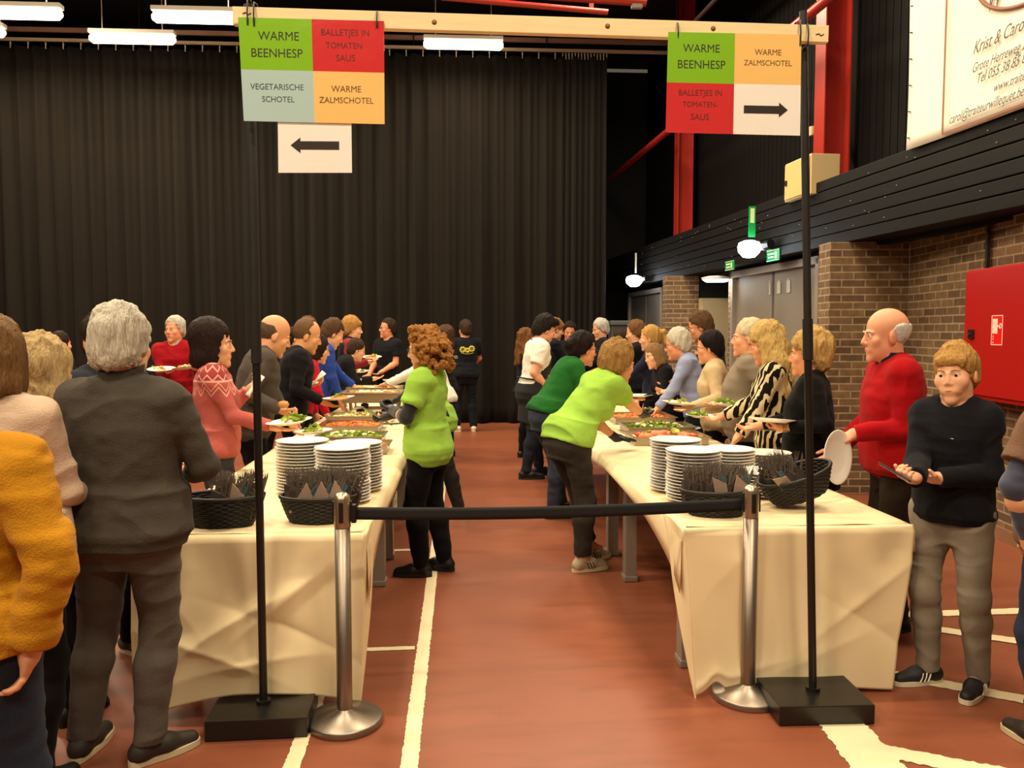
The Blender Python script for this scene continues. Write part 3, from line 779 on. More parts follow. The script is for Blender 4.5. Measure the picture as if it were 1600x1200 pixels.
def Rx(a): c, s = math.cos(a), math.sin(a); return np.array([[1, 0, 0], [0, c, -s], [0, s, c]])
def Rz(a): c, s = math.cos(a), math.sin(a); return np.array([[c, -s, 0], [s, c, 0], [0, 0, 1]])
def Ry(a): c, s = math.cos(a), math.sin(a); return np.array([[c, 0, s], [0, 1, 0], [-s, 0, c]])
def unit(v): v = np.array(v, float); return v / max(np.linalg.norm(v), 1e-9)
def ik(a, t, l1, l2, pole):
    a = np.array(a, float); t = np.array(t, float); d = t - a; L = np.linalg.norm(d)
    if L > .995 * (l1 + l2): t = a + d / L * .995 * (l1 + l2); d = t - a; L = np.linalg.norm(d)
    if L < abs(l1 - l2) + .03: L = abs(l1 - l2) + .03
    u = unit(d); x = (l1 * l1 - l2 * l2 + L * L) / (2 * L); h = math.sqrt(max(l1 * l1 - x * x, 0))
    p = np.array(pole, float); p = unit(p - u * (p @ u))
    return a + u * x + p * h, t

SKIN = lambda c='#d9a079': mat('skin' + c, c, .5, spec=.35, sss=.15, var=.06, vscale=30)
EYE_W, EYE_D, BROW_D, LIP = None, None, None, None

def person(name, label, px, d, face, H, lean=0, hunch=0, head=(0, 0, 0), rh=None, lh=None, rhand='relax', lhand='relax',
           female=False, fat=0.0, wide=1.0, top=None, collar=None, pants=None, shoes=None, skin='#d9a079', hair=None, extras=(), feet=None, heads=1.0,
           group=None, glove=None, relbow=None, lelbow=None, rdir=None, ldir=None, rpalm=None, lpalm=None, pos=None, child=False, facedetail=None, vox=None, twist=0):
    """px: column of the body's centre in the photograph, d: distance, face: degrees turned clockwise from looking straight away"""
    s = H / 1.75
    if pos is None:
        b = cw((px - 800) / F_PX * d, d, 0)
    else: b = Vector(pos)
    th = math.radians(face) + YAW
    root = empty('person', (b.x, b.y, 0), -th, label, 'person', group)
    Mi = Matrix.LocRotScale(Vector((b.x, b.y, 0)), Euler((0, 0, -th)), None).inverted()
    loc = lambda t: np.array(Mi @ t) if isinstance(t, Vector) else np.array(t, float)
    h = vox or (.0042 if d < 4.3 else .0055 if d < 6.3 else .0075 if d < 8.8 else .0105)
    hc = h * 1.35                                        # clothes need less
    sk = SKIN(skin)
    seed = (hash(label) % 97) if False else sum(map(ord, label)) % 97
    # ---- skeleton
    la = math.radians(lean)
    hipz = .92 * s; back = -.20 * s * math.sin(la)
    Pf = Rz(math.radians(twist) * .4) @ Rx(-la * .35); Po = np.array([0, back, hipz])
    Cf = Rz(math.radians(twist)) @ Rx(-la)
    toW = lambda p: Po + Pf @ (np.array(p) - [0, 0, .92]) * s if False else None
    piv = Po + Pf @ np.array([0, 0, .10 * s])           # waist
    def pel(x, y, z): return Po + Pf @ (np.array([x, y, z - .92]) * s)
    def che(x, y, z): return piv + Cf @ (np.array([x, y, z - 1.02]) * s)
    hu = math.radians(hunch)
    Nf = Rz(math.radians(twist)) @ Rx(-la - hu)
    nb = che(0, -.012 + .05 * math.sin(hu), 1.47)
    hd = nb + Nf @ (np.array([0, .012, .135]) * s)
    hy, hp, hr = [math.radians(a) for a in head]
    Hf = Rz(-hy) @ Rx(-hp) @ Ry(hr)
    hs = s * heads * 1.07
    def hw(x, y, z): return hd + Hf @ (np.array([x, y, z]) * hs)
    hipw = .098 if female else .095
    shw = (.140 if female else .163) * wide
    # ---- feet
    feet = feet or ((-.10, .02, 10), (.10, .0, -10))    # x, y, toe-out
    legs = []
    for sd, (fx, fy, to) in zip((-1, 1), feet):
        hipj = pel(sd * hipw, 0, .90); ank = np.array([fx, fy - .02, .085 * s])
        kn, ank = ik(hipj, ank, .412 * s, .412 * s, (sd * .15, 1, 0))
        legs.append((hipj, kn, ank, math.radians(to)))
    # ---- arms
    arms = []
    for sd, tgt, el, dr, pl in ((-1, lh, lelbow, ldir, lpalm), (1, rh, relbow, rdir, rpalm)):
        sh = che(sd * shw, -.005, 1.405)
        rest = tgt is None
        t = che(sd * (shw + .075 + fat * .1), .05, .86) if rest else loc(tgt)
        if rest:
            t = np.array([sh[0] + sd * .06 * s, sh[1] + .06, sh[2] - .53 * s])
        pole = el if el is not None else (sd * .32, -.6, -.7)
        e, w = ik(sh, t, .285 * s, .25 * s, pole)
        fd = unit(w - e); hdv = unit(dr) if dr is not None else fd
        pn = unit(pl) if pl is not None else (np.array([-sd, 0, 0]) if rest else np.array([-sd * .25, 0, 1.0]))
        pn = unit(pn - hdv * (pn @ hdv)); sdv = np.cross(hdv, pn)       # sideways across the palm
        th_side = sdv if (sdv @ np.array([0, 1, 0.3]) > 0) == rest or False else -sdv
        # thumb side: for a right hand with palm up it points to +x
        th_side = unit(np.cross(pn, hdv)) * (-1 if sd < 0 else 1) * (-1)
        arms.append(dict(sd=sd, sh=sh, e=e, w=w, hd=hdv, pn=pn, ts=th_side))
    def hand(Fd, A, mode, infl=0.0):
        w, u, n, t = A['w'], A['hd'], A['pn'], A['ts']; q = s * (.94 if female else 1.0)
        palm_c = w + u * .052 * q
        Fd.ell(palm_c, (np.array([.041, .053, .017]) * q + infl), .012, np.stack([t, u, n], 1))
        Fd.seg(w, w + u * .03 * q, .026 * q + infl, .028 * q + infl, .02)
        curl = dict(relax=(18, 22, 18), hold=(8, 14, 10), grip=(50, 60, 40), flat=(4, 5, 4), pinch=(35, 35, 20))[mode]
        for i, (off, ln) in enumerate(((.029, .068), (.0095, .078), (-.0105, .072), (-.029, .056))):
            p = w + (u * (.096 - abs(off) * .18) + t * off) * q; dr = unit(u + t * off * 1.2); a = 0
            for j, (fr, r0, r1) in enumerate(((.42, .0098, .0092), (.32, .0090, .0084), (.26, .0082, .0072))):
                a += math.radians(curl[j] + i * 2)
                dd = dr * math.cos(a) + n * math.sin(a); p2 = p + dd * ln * fr * q
                Fd.seg(p, p2, r0 * q + infl, r1 * q + infl, .004); p = p2
        p = w + (u * .028 + t * .028) * q
        tl = {'hold': -.25, 'grip': .75, 'pinch': .6}.get(mode, .22)
        d1 = unit(t * .75 + u * .62 + n * tl * .4); p2 = p + d1 * .043 * q
        Fd.seg(p, p2, .0145 * q + infl, .0118 * q + infl, .008)
        d2 = unit(t * .25 + u * .9 + n * tl); Fd.seg(p2, p2 + d2 * .036 * q, .0112 * q + infl, .0088 * q + infl, .004)
    # ---- torso sections
    b1 = 1 + fat * .55
    ch_z = np.array([.93, 1.02, 1.10, 1.20, 1.30, 1.37, 1.42, 1.455, 1.48])
    if female:
        ch_a = np.array([.148, .137, .129, .136, .144, .142, .126, .09, .056]); ch_b = np.array([.102, .095, .093, .102, .108, .100, .086, .066, .052])
    else:
        ch_a = np.array([.152, .146, .145, .154, .166, .166, .148, .105, .062]); ch_b = np.array([.108, .103, .105, .114, .120, .110, .092, .07, .055])
    wv = np.array([1, 1, 1, 1, 1, 1, 1, .9, .8])
    ch_a = (ch_a * (1 + (wide - 1) * wv) + fat * np.array([.040, .05, .05, .035, .02, .01, 0, 0, 0])) * s
    bel = fat * np.array([.05, .085, .095, .07, .03, .01, 0, 0, 0])
    ch_b = (ch_b + bel * .7) * s; ch_y = (np.array([-.005, 0, .002, .004, .002, -.004, -.010, -.012, -.012]) + bel * .45) * s
    pe_z = np.array([.79, .85, .92, .98, 1.05])
    pe_a = (np.array([.125, .165, .178, .166, .150]) if female else np.array([.120, .155, .168, .160, .152])) + fat * .04
    pe_a = pe_a * (1 + (wide - 1) * .8) * s
    pe_b = (np.array([.085, .112, .120, .110, .100]) + fat * np.array([.01, .03, .05, .06, .06])) * s
    pe_y = (np.array([-.005, -.014, -.014, -.006, 0]) + fat * np.array([0, .01, .02, .03, .035])) * s
    def torso(Fd, i, zlo=None, zhi=None, k=.05):
        Fd.column(che(0, 0, 0), Cf, ch_z * s, ch_a + i, ch_b + i, ch_y, k, None, (zhi or 1.485) * s)
        if female:
            for sd in (-1, 1): Fd.ell(che(sd * .068, .082, 1.245), np.array([.062, .055, .062]) * s * (1 + fat * .25) + i, .05, Cf)
        for sd in (-1, 1):
            Fd.seg(che(sd * .05, -.018, 1.452), che(sd * shw * .92, -.008, 1.408), .042 * s + i * .8, .050 * s + i * .7, .05)
    def pelvis(Fd, i, z0=.79, z1=1.05, k=.05, fl=0):
        x_ = i + fl * np.interp(pe_z, [.80, 1.05], [1, 0])
        Fd.column(pel(0, 0, 0), Pf, pe_z * s, pe_a + x_, pe_b + x_, pe_y, k, z0 * s, z1 * s)
    det = facedetail if facedetail is not None else d < 9
    # ================= body: one continuous surface
    B = Field()
    torso(B, 0); pelvis(B, 0)
    aw = 1 + fat * .25; fw = .9 if female else 1.0
    for A in arms:
        m = A['e'] + (A['w'] - A['e']) * .3
        B.seg(A['sh'], A['e'], .053 * s * aw * fw, .040 * s * fw, .03); B.seg(A['e'], m, .040 * s * fw, .042 * s * fw, .02); B.seg(m, A['w'], .042 * s * fw, .026 * s * fw, .02)
        hand(B, A, lhand if A['sd'] < 0 else rhand)
    for hipj, kn, ank, to in legs:
        cm = kn + (ank - kn) * .3 + np.array([0, -.015, 0]) * s
        B.seg(hipj, kn, .086 * s, .055 * s, .04); B.seg(kn, cm, .054 * s, .056 * s, .03); B.seg(cm, ank, .056 * s, .036 * s, .03)
        B.seg(ank, ank + np.array([math.sin(-to) * .1, math.cos(to) * .1, -.04]) * s, .034 * s, .028 * s, .02)
    # neck and head
    B.seg(nb - Nf @ np.array([0, 0, .03 * s]), hw(0, -.022, -.045), (.060 if not female else .052) * s, (.054 if not female else .047) * s, .025)
    jw = .88 if child else .92 if female else 1.0
    B.ell(hw(0, -.012, .042), np.array([.0745, .096, .094]) * hs, .02, Hf)
    B.ell(hw(0, .028, -.030), np.array([.058 * jw, .064, .078]) * hs, .03, Hf)
    B.ell(hw(0, .005, -.055), np.array([.057 * jw, .060, .045]) * hs, .045, Hf)
    B.ell(hw(0, .078, -.098), np.array([.022 * jw, .015, .018]) * hs, .03, Hf)
    for sd in (-1, 1):
        B.ell(hw(sd * .074, -.008, -.002), np.array([.010, .020, .032]) * hs, .006, Hf @ Rz(-sd * .45))
        B.ell(hw(sd * .042, .062, -.016), np.array([.022, .018, .022]) * hs, .02 + .02 * child, Hf)
        if not child: B.seg(hw(sd * .012, .088, .030), hw(sd * .045, .076, .027), .0055 * hs, .0045 * hs, .014)
    B.seg(hw(0, .088, .018), hw(0, .104 - .006 * child, -.018), (.0075 - .001 * child) * hs, (.0115 - .0025 * child) * hs, .012 + .004 * child)
    for sd in (-1, 1): B.ell(hw(sd * .011, .094 - .004 * child, -.024), np.array([.009, .010, .008]) * hs, .006, Hf)
    B.ell(hw(0, .080, -.056), np.array([.031, .014, .014 - .003 * child]) * hs, .012 + .014 * child, Hf)
    for sd in (-1, 1): B.sub(hw(sd * .031, .096, .012), np.array([.0165, .0105, .0105]) * hs, .010 * hs)
    if det:
        for sd in (-1, 1):
            for zz, yy, rr in ((.0182, .0845, .0062), (.0045, .0835, .0050)):
                B.ell(hw(sd * .031, yy - .004, zz), np.array([.016, .0075, rr]) * hs, .003, Hf @ Rz(-sd * .18))
    B.build('body', h, sk, root)
    if det:
        HM = Matrix(Hf.tolist()).to_4x4(); HM.translation = Vector(hd)
        for sd in (-1, 1):
            q = MB()
            ee = MB().lathe([(.0118 * hs * math.sin(math.pi * i / 10), -.0118 * hs * math.cos(math.pi * i / 10)) for i in range(11)], 14)
            T = Matrix(Hf.tolist()).to_4x4() @ Euler((-math.pi / 2, 0, 0)).to_matrix().to_4x4(); T.translation = Vector(hw(sd * .031, .0765, .012))
            q.add([T @ Vector(v) for v in ee.v], ee.f, 0, True)
            q.m = [1 if sum((Vector(q.v[i]) - T.translation).dot(Vector(Hf @ np.array([0, 1, 0]))) for i in f) / len(f) > .0100 * hs else 0 for f in q.f]
            q.build('eye', [mat('eye_white', '#e9ddd0', .3), mat('eye_dark', '#2c211b', .2)], root)
            bq = MB(); bq.tube([hw(sd * .014, .0925, .030), hw(sd * .03, .0905, .035), hw(sd * .047, .078, .030)], [.0032 * hs, .0034 * hs, .002 * hs], 6)
            bq.build('eyebrow', mat('brow' + (hair or {}).get('brow', '#6b4a33'), (hair or {}).get('brow', '#6b4a33'), .9), root)
        lo_ = .0045 * child
        lp = MB(); lp.tube([hw(-.026, .079 + lo_, -.057), hw(-.011, .0905 + lo_, -.0545), hw(0, .0922 + lo_, -.0555), hw(.011, .0905 + lo_, -.0545), hw(.026, .079 + lo_, -.057)], [.0018 * hs, .0042 * hs, .0045 * hs, .0042 * hs, .0018 * hs], 8)
        lp.build('lips', mat('lips', '#b2604d', .45), root)
    # ================= hair
    if hair:
        st = hair['style']; Hh = Field(); th_ = hair.get('t', .004 if hair['style'] in ('bald', 'thin') else .010)
        Hh.ell(hw(0, -.015 - .45 * th_, .046), (np.array([.0765, .0965 + 0, .0965]) + th_ * np.array([1, .62, 1])) * hs, .02, Hf)
        TBL = {'short': ([-.075, -.03, 0, .03, .06, .082, .09], [-.055, -.028, .012, .030, .050, .068, .3], -.072),
               'crop': ([-.075, -.03, 0, .03, .06, .082, .09], [-.06, -.035, .008, .026, .042, .055, .3], -.06),
               'fringe': ([-.08, -.03, 0, .03, .044, .05, .09], [-.05, -.025, .012, .040, .066, .3, .3], -.08),
               'bald': ([-.07, -.03, 0, .03, .058, .064], [-.055, -.03, .004, -.004, -.030, -.3], -.07),
               'thin': ([-.07, -.03, 0, .03, .07, .11, .14], [-.055, -.03, .01, .016, -.01, .01, .03], -.07),
               'bob': ([-.15, -.05, 0, .03, .055, .075, .085], [.03, .035, .045, .052, .062, .085, .3], -.125),
               'long': ([-.34, -.05, 0, .03, .055, .075, .085], [.06, .045, .046, .052, .062, .085, .3], -.4),
               'curly': ([-.2, -.05, 0, .03, .055, .075, .085], [.05, .045, .05, .06, .07, .1, .3], -.2)}
        zt, yt, zmin = TBL[st]; zmin = hair.get('zmin', zmin)
        ln = hair.get('len', .0)
        if st in ('short', 'fringe', 'crop'):
            Hh.ell(hw(0, -.03, -.01), (np.array([.070, .078, .07]) + th_) * hs, .02, Hf)
        if st in ('fringe',): Hh.ell(hw(0, .06, .075), np.array([.062, .034, .032]) * hs, .02, Hf)
        if st == 'short' and hair.get('quiff'): Hh.ell(hw(.01, .055, .112), np.array([.055, .05, .030]) * hs, .02, Hf)
        if st in ('bob', 'long', 'curly'):
            Hh.ell(hw(0, -.022, -.03), (np.array([.080, .082, .105]) + th_) * hs, .03, Hf)
        if st == 'bob':
            Hh.ell(hw(0, -.03, -.075), (np.array([.076, .075, .06]) + th_) * hs, .03, Hf)
        if st == 'long':
            for sd in (-1, 1):
                p0 = hw(sd * .055, -.03, .0); p1 = hw(sd * .085, -.045, -.12); p2 = p1 + np.array([sd * .01, -.03, -.16 * (1 + ln)]) * hs
                Hh.seg(p0, p1, .045 * hs, .055 * hs, .04); Hh.seg(p1, p2, .055 * hs, .022 * hs, .04)
                q1 = hw(sd * .078, .02, -.09); q2 = q1 + np.array([sd * .012, .01, -.12 * (1 + ln)]) * hs
                Hh.seg(hw(sd * .068, .015, .02), q1, .022 * hs, .03 * hs, .03); Hh.seg(q1, q2, .03 * hs, .012 * hs, .03)
            Hh.seg(hw(0, -.07, -.05), hw(0, -.095, -.12) + np.array([0, -.02, -.13 * (1 + ln)]) * hs, .06 * hs, .03 * hs, .05)
        if st == 'curly':
            rr = random.Random(seed)
            for i in range(150):
                an = rr.uniform(-2.5, 2.5); z = rr.uniform(-.15, .14); rad = .088 + .03 * rr.random() - max(0, z - .05) * .45 + (0.022 if z < .03 else 0)
                x, y = math.sin(an) * rad, -math.cos(an) * rad * 1.05 - .01
                if y > .05 and z < .06: continue
                Hh.ell(hw(x, y, z), np.array([1, 1, 1]) * rr.uniform(.016, .028) * hs, .008)
        if hair.get('pony'):
            p0 = hw(0, -.10, .07); p1 = hw(0, -.145, .06); p2 = hw(0, -.165, -.05); p3 = hw(0, -.15, -.19)
            Hh.seg(p0, p1, .022 * hs, .028 * hs, .015); Hh.seg(p1, p2, .03 * hs, .034 * hs, .02); Hh.seg(p2, p3, .034 * hs, .01 * hs, .02)
        if hair.get('bun'):
            Hh.ell(hw(0, -.112, .035), np.array([.045, .036, .045]) * hs, .015, Hf)
        if hair.get('vol'):
            v = hair['vol']; Hh.ell(hw(0, -.03, .06), (np.array([.082, .1, .095]) + v) * hs, .02, Hf)
        R = Hf; o = hd
        def hcut(X, Y, Z):
            x, y, z = (X - o[0]) / hs, (Y - o[1]) / hs, (Z - o[2]) / hs
            ly = R[0, 1] * x + R[1, 1] * y + R[2, 1] * z; lz = R[0, 2] * x + R[1, 2] * y + R[2, 2] * z
            lx = R[0, 0] * x + R[1, 0] * y + R[2, 0] * z
            wob = .0065 * np.sin(lx * 95 + seed) + .004 * np.sin(lx * 230 + lz * 120) + .004 * np.sin(lz * 170 + seed)
            lim = np.interp(lz + wob * .7, zt, yt) + wob
            f = (ly - lim) * .8
            f = np.maximum(f, zmin + .9 * wob - lz)
            return f * hs
        Hh.cut(hcut)
        amp = hair.get('amp', .0012 if st in ('bald', 'thin') else .0035) * hs
        disp = [(amp * 1.3, 38, 38, 11), (amp * .8, 120, 120, 22), (amp * 1.2, 26, 26, 9, 1)] if st != 'curly' else [(amp * 1.6, 60, 60, 60), (amp, 130, 130, 130)]
        c = hair['color']; hb = lin(c)
        hm = mat('hair' + c, c, .55, bump=1.0, bscale=75, var=.45, vscale=55, stretch=(3, 3, .45), spec=.12)
        Hh.build('hair', max(h * .95, .0042), hm, root, disp, seed)
    # ================= trousers
    if pants:
        P = Field(); i = pants.get('t', .012) * s; fit = pants.get('fit', 1.0); hem = pants.get('hem', .075)
        pelvis(P, i, .765, pants.get('waist', 1.0)); 
        for hipj, kn, ank, to in legs:
            dv = unit(ank - kn); cutp = kn + dv * (np.linalg.norm(ank - kn) - (hem - .085) * s) if hem > .085 else ank + dv * (.085 - hem) * s
            cm = kn + (ank - kn) * .3 + np.array([0, -.012, 0]) * s
            P.seg(hipj, kn, .090 * s + i, (.058 * s + i) * (.5 + fit * .5), .04)
            P.seg(kn, cm, (.058 * s + i) * (.5 + fit * .5), (.058 * s + i) * (.45 + fit * .55), .03)
            P.seg(cm, ank + dv * .06 * s, (.058 * s + i) * (.45 + fit * .55), (.041 * s + i) * fit, .03, (cutp, dv))
        P.build('trousers', hc, pants['mat'], root, [(.004 * s, 7, 7, 16), (.0022 * s, 16, 16, 26), (.0050 * s, 7, 7, 13, 1)], seed + 3)
    # ================= top
    if top:
        T = Field(); i = top.get('t', .016) * s; hem = top.get('hem', .90)
        torso(T, i, None, top.get('neck', 1.475)); pelvis(T, i, hem, 1.05, .07, (.020 + top.get('flare', 0)) * s)
        sl = top.get('sleeve', 'long'); ti = top.get('ts', .012) * s
        for A in arms:
            sh, e, w = A['sh'], A['e'], A['w']
            u1 = unit(e - sh); u2 = unit(w - e); l1 = np.linalg.norm(e - sh); l2 = np.linalg.norm(w - e)
            r0, r1, r2 = .053 * s * aw * fw + ti, .043 * s * fw + ti, .030 * s * fw + ti
            if sl == 'none': continue
            if sl == 'short':
                cp = sh + u1 * l1 * .66
                T.seg(sh, sh + u1 * l1 * .3, r0, r0, .045); T.seg(sh + u1 * l1 * .15, e, r0 * .98, r1 + .012 * s, .012, (cp, u1))
            else:
                fr = dict(long=.97, push=.55, elbow=.12).get(sl, sl if isinstance(sl, float) else .97)
                T.seg(sh, sh + u1 * l1 * .3, r0, r0 * .97, .045); T.seg(sh + u1 * l1 * .2, e, r0 * .96, r1, .012); T.seg(e, w, r1, r2 if fr > .9 else r1 * .8, .014, (e + u2 * l2 * fr, u2))
        cz = che(0, 0, 1.475)
        dn = top.get('vneck', .0)
        # round neckline: what is near the neck stays free
        nc = che(0, .035 + dn * .5, 1.50); ncr = top.get('scoop', .062) * s
        ax_ = Cf @ np.array([0, .35, 1.0]); ax_ = unit(ax_)
        def ncut(X, Y, Z):
            x, y, z = X - nc[0], Y - nc[1], Z - nc[2]
            return ncr - np.sqrt(x * x + y * y + z * z)
        if top.get('scoop', .062) > 0: T.cut(ncut)
        T.build(top.get('name', 'sweater'), hc, top['mat'], root, top.get('disp', [(.006 * s, 7, 7, 16), (.0022 * s, 22, 22, 36), (.0060 * s, 6, 6, 10, 1)]), seed)
        if top.get('cuff'):
            c = MB()
            for A in arms:
                u2 = unit(A['w'] - A['e']); p = A['w'] - u2 * .012
                c.tube([p - u2 * .03 * s, p + u2 * .012 * s], .036 * s * fw + ti * .6, 16)
            c.build('cuffs', top['cuff'], root)
        if top.get('rib'):
            c = Field(); pelvis(c, i * 1.1, hem - .02, hem + .045, .01); c.build('hem_band', hc, top['rib'], root)
    if collar:
        K = Field(); ctop = collar.get('z', .045); r = (.066 if not female else .058) * s
        a0 = nb - Nf @ np.array([0, .004, .02 * s]); a1 = nb + Nf @ np.array([0, .004, ctop]) * s
        K.seg(a0, a1, r + .014 * s, r + collar.get('flare', .006) * s, .01, (a1 - Nf @ np.array([0, 0, .004]) * s, unit(a1 - a0 + Nf @ np.array([0, -.35, 0]) * .1)))
        hcx = nb + Nf @ np.array([0, .075, .05]) * s
        if collar.get('open', True):
            K.sub(hcx, np.array([.032, .05, .06]) * s, .01)
        K.build('collar', min(hc, .006), collar['mat'], root, [(.002, 40, 40, 40)], seed)
    # ================= gloves
    if glove:
        for key in glove:
            A = arms[0] if key == 'l' else arms[1]
            G = Field(); hand(G, A, lhand if key == 'l' else rhand, .0022)
            if glove[key] == 'long':
                G.seg(A['e'] + (A['w'] - A['e']) * .05, A['w'], .046 * s * fw, .034 * s * fw, .02, (A['e'] + (A['w'] - A['e']) * .25, unit(A['e'] - A['w'])))
            else: G.seg(A['w'] - (A['w'] - A['e']) * .18, A['w'], .036 * s * fw, .031 * s, .02)
            G.build('glove', h, mat('glove_black', '#1d1d20', .45, bump=.2, bscale=60), root, [(.002, 40, 40, 40)], seed)
    # ================= shoes
    if shoes:
        for hipj, kn, ank, to in legs:
            R = Rz(to if False else -(-to)); o = np.array([ank[0], ank[1], 0])
            g = lambda x, y, z: o + R @ (np.array([x, y, z]) * s)
            U = Field()
            U.seg(g(0, -.045, .045), g(0, .06, .048), .036 * s, .040 * s, .03); U.seg(g(0, .06, .045), g(0, .165, .030), .041 * s, .032 * s, .03)
            U.seg(g(0, -.025, .06), g(0, -.01, shoes.get('ankle', .10)), .040 * s, .038 * s, .03)
            U.cut(lambda X, Y, Z: .018 * s - Z); U.cut(lambda X, Y, Z: Z - (shoes.get('ankle', .10) + .005) * s)
            u = U.build('shoe', min(h, .006) if d < 7 else h, shoes['mat'], root)
            ol = []
            for q in range(28):
                an = 2 * math.pi * q / 28; yy = .06 + .142 * math.sin(an); xx = (.040 + .010 * sstep(.0, .12, yy)) * math.cos(an) * (1 if yy < .14 else .95)
                xx = math.copysign(abs(math.cos(an)) ** .6, math.cos(an)) * (.038 + .009 * float(sstep(-.02, .12, yy)))
                p = g(xx, yy, 0); ol.append((p[0], p[1]))
            so = MB().prism(ol, .002, .026 * s); so.build('sole', shoes.get('sole', mat('sole_dark', '#1a1817', .7)), u)
            if shoes.get('lace'):
                lq = MB()
                for q in range(4): lq.tube([g(-.022, .035 + q * .02, .088 - q * .008), g(0, .037 + q * .02, .094 - q * .009), g(.022, .035 + q * .02, .088 - q * .008)], .003 * s, 6)
                lq.build('laces', shoes['lace'], u)
            if shoes.get('stripe'):
                lq = MB()
                for q in range(3):
                    for sd in (-1, 1):
                        lq.tube([g(sd * .046, .03 + q * .022, .026), g(sd * .0465, .02 + q * .022, .05), g(sd * .041, .012 + q * .022, .070)], .0042 * s, 6)
                lq.build('stripes', shoes['stripe'], u)
    ctx = dict(root=root, che=che, pel=pel, hw=hw, arms=arms, s=s, hs=hs, Cf=Cf, Hf=Hf, Nf=Nf, nb=nb, h=h, hc=hc, torso=torso, pelvis=pelvis, M=Mi.inverted(), seed=seed, legs=legs, Pf=Pf)
    for ex in extras: ex(ctx)
    return ctx

# ---- worn things
def glasses(c, color='#2a2320'):
    q = MB(); hw = c['hw']; hs = c['hs']
    for sd in (-1, 1):
        q.tube([hw(sd * .031 + .022 * math.cos(a), .098, .010 + .016 * math.sin(a)) for a in np.linspace(0, 2 * math.pi, 17)[:-1]], .0018 * hs, 6, closed=True)
        q.tube([hw(sd * .053, .096, .014), hw(sd * .076, .06, .014), hw(sd * .080, .0, .012)], .0018 * hs, 6)
    q.tube([hw(-.010, .099, .014), hw(.010, .099, .014)], .0018 * hs, 6)
    q.build('glasses', mat('specs' + color, color, .35), c['root'])
def apron(c, color='#17171a'):
    A = Field(); s = c['s']
    c['torso'](A, .036 * s); c['pelvis'](A, .048 * s, .60, 1.05)
    for hipj, kn, ank, to in c['legs']: A.seg(hipj, kn, .108 * s, .085 * s, .04)
    Cf = c['Cf']; o = c['che'](0, 0, 0)
    def f(X, Y, Z):
        x, y, z = X - o[0], Y - o[1], Z - o[2]
        ly = Cf[0, 1] * x + Cf[1, 1] * y + Cf[2, 1] * z; lz = Cf[0, 2] * x + Cf[1, 2] * y + Cf[2, 2] * z; lx = Cf[0, 0] * x + Cf[1, 0] * y + Cf[2, 0] * z
        lim = np.interp(lz, [.9 * s, 1.08 * s, 1.38 * s], [.34 * s, .20 * s, .09 * s])
        return np.maximum(np.maximum(np.interp(lz, [0, .97 * s, 1.02 * s, 1.15 * s], [-.30, -.30, -.05, .02]) - ly, lz - 1.36 * s), np.abs(lx) - lim)
    A.cut(f); A.cut(lambda X, Y, Z: .52 * s - Z)
    A.build('apron', c['hc'], mat('apron' + color, color, .85), c['root'])
    q = MB(); che = c['che']
    for sd in (-1, 1): q.tube([che(sd * .085, .145, 1.35), che(sd * .085, .07, 1.49), che(sd * .05, -.065, 1.49), che(0, -.09, 1.485)], .008 * s, 6)
    q.tube([che(.205 * math.sin(a), -.01 - .160 * math.cos(a), 1.06) for a in np.linspace(-1.4, 1.4, 9)], .009 * s, 6)
    q.build('apron_straps', mat('apron' + color), c['root'])
def lanyard(c):
    q = MB(); che = c['che']
    for sd in (-1, 1): q.tube([che(sd * .062, -.02, 1.478), che(sd * .055, .095, 1.42), che(sd * .02, .15, 1.24), che(0, .15, 1.16)], .004, 6)
    q.build('lanyard', mat('lanyard', '#5b5b60', .6), c['root'])
    b = MB().box(che(0, .155, 1.11), (.085, .006, .06)); b.build('badge', mat('badge', '#e8c7bd', .4), c['root'])
def belt(c, color='#17130f'):
    b = Field(); c['pelvis'](b, .017 * c['s'], .965, .998, .01); b.build('belt', c['hc'], mat('belt' + color, color, .5), c['root'])
# ================================================================== plates (needed by the figures' hands too)
china = mat('china', '#efece4', .22, spec=.5)
PR = .140
def plate_mesh():
    q = MB()
    q.lathe([(0, .004), (.085, .004), (.092, .006), (.128, .0165), (PR, .019), (PR + .001, .0205), (PR - .002, .0215), (.126, .0195), (.092, .0095), (.084, .0075), (0, .0075)], 40)
    q.lathe([(.078, .0), (.084, .0), (.086, .005), (.076, .005)], 32)
    return q
PLATE0 = plate_mesh().build('plate', china); PLATE_MESH = PLATE0.data
bpy.data.objects.remove(PLATE0)
def plate(loc, rot=(0, 0, 0), label=None, group=None):
    o = bpy.data.objects.new('plate', PLATE_MESH); o.location = loc; o.rotation_euler = rot; COL.objects.link(o)
    return tag(o, label, 'plate', group)
leafm = [mat('leaf_a', '#7f9a2c', .5, var=.3, vscale=30), mat('leaf_b', '#a9b84a', .5, var=.3, vscale=30)]
foodm = dict(carrot=mat('carrot', '#d9781f', .5, var=.3, vscale=60), tomato=mat('tomato_red', '#c2401f', .35), cream=mat('potato', '#e3cf96', .5), pink=mat('salmon', '#dc8258', .5), white=mat('egg_white', '#efe4cc', .5))
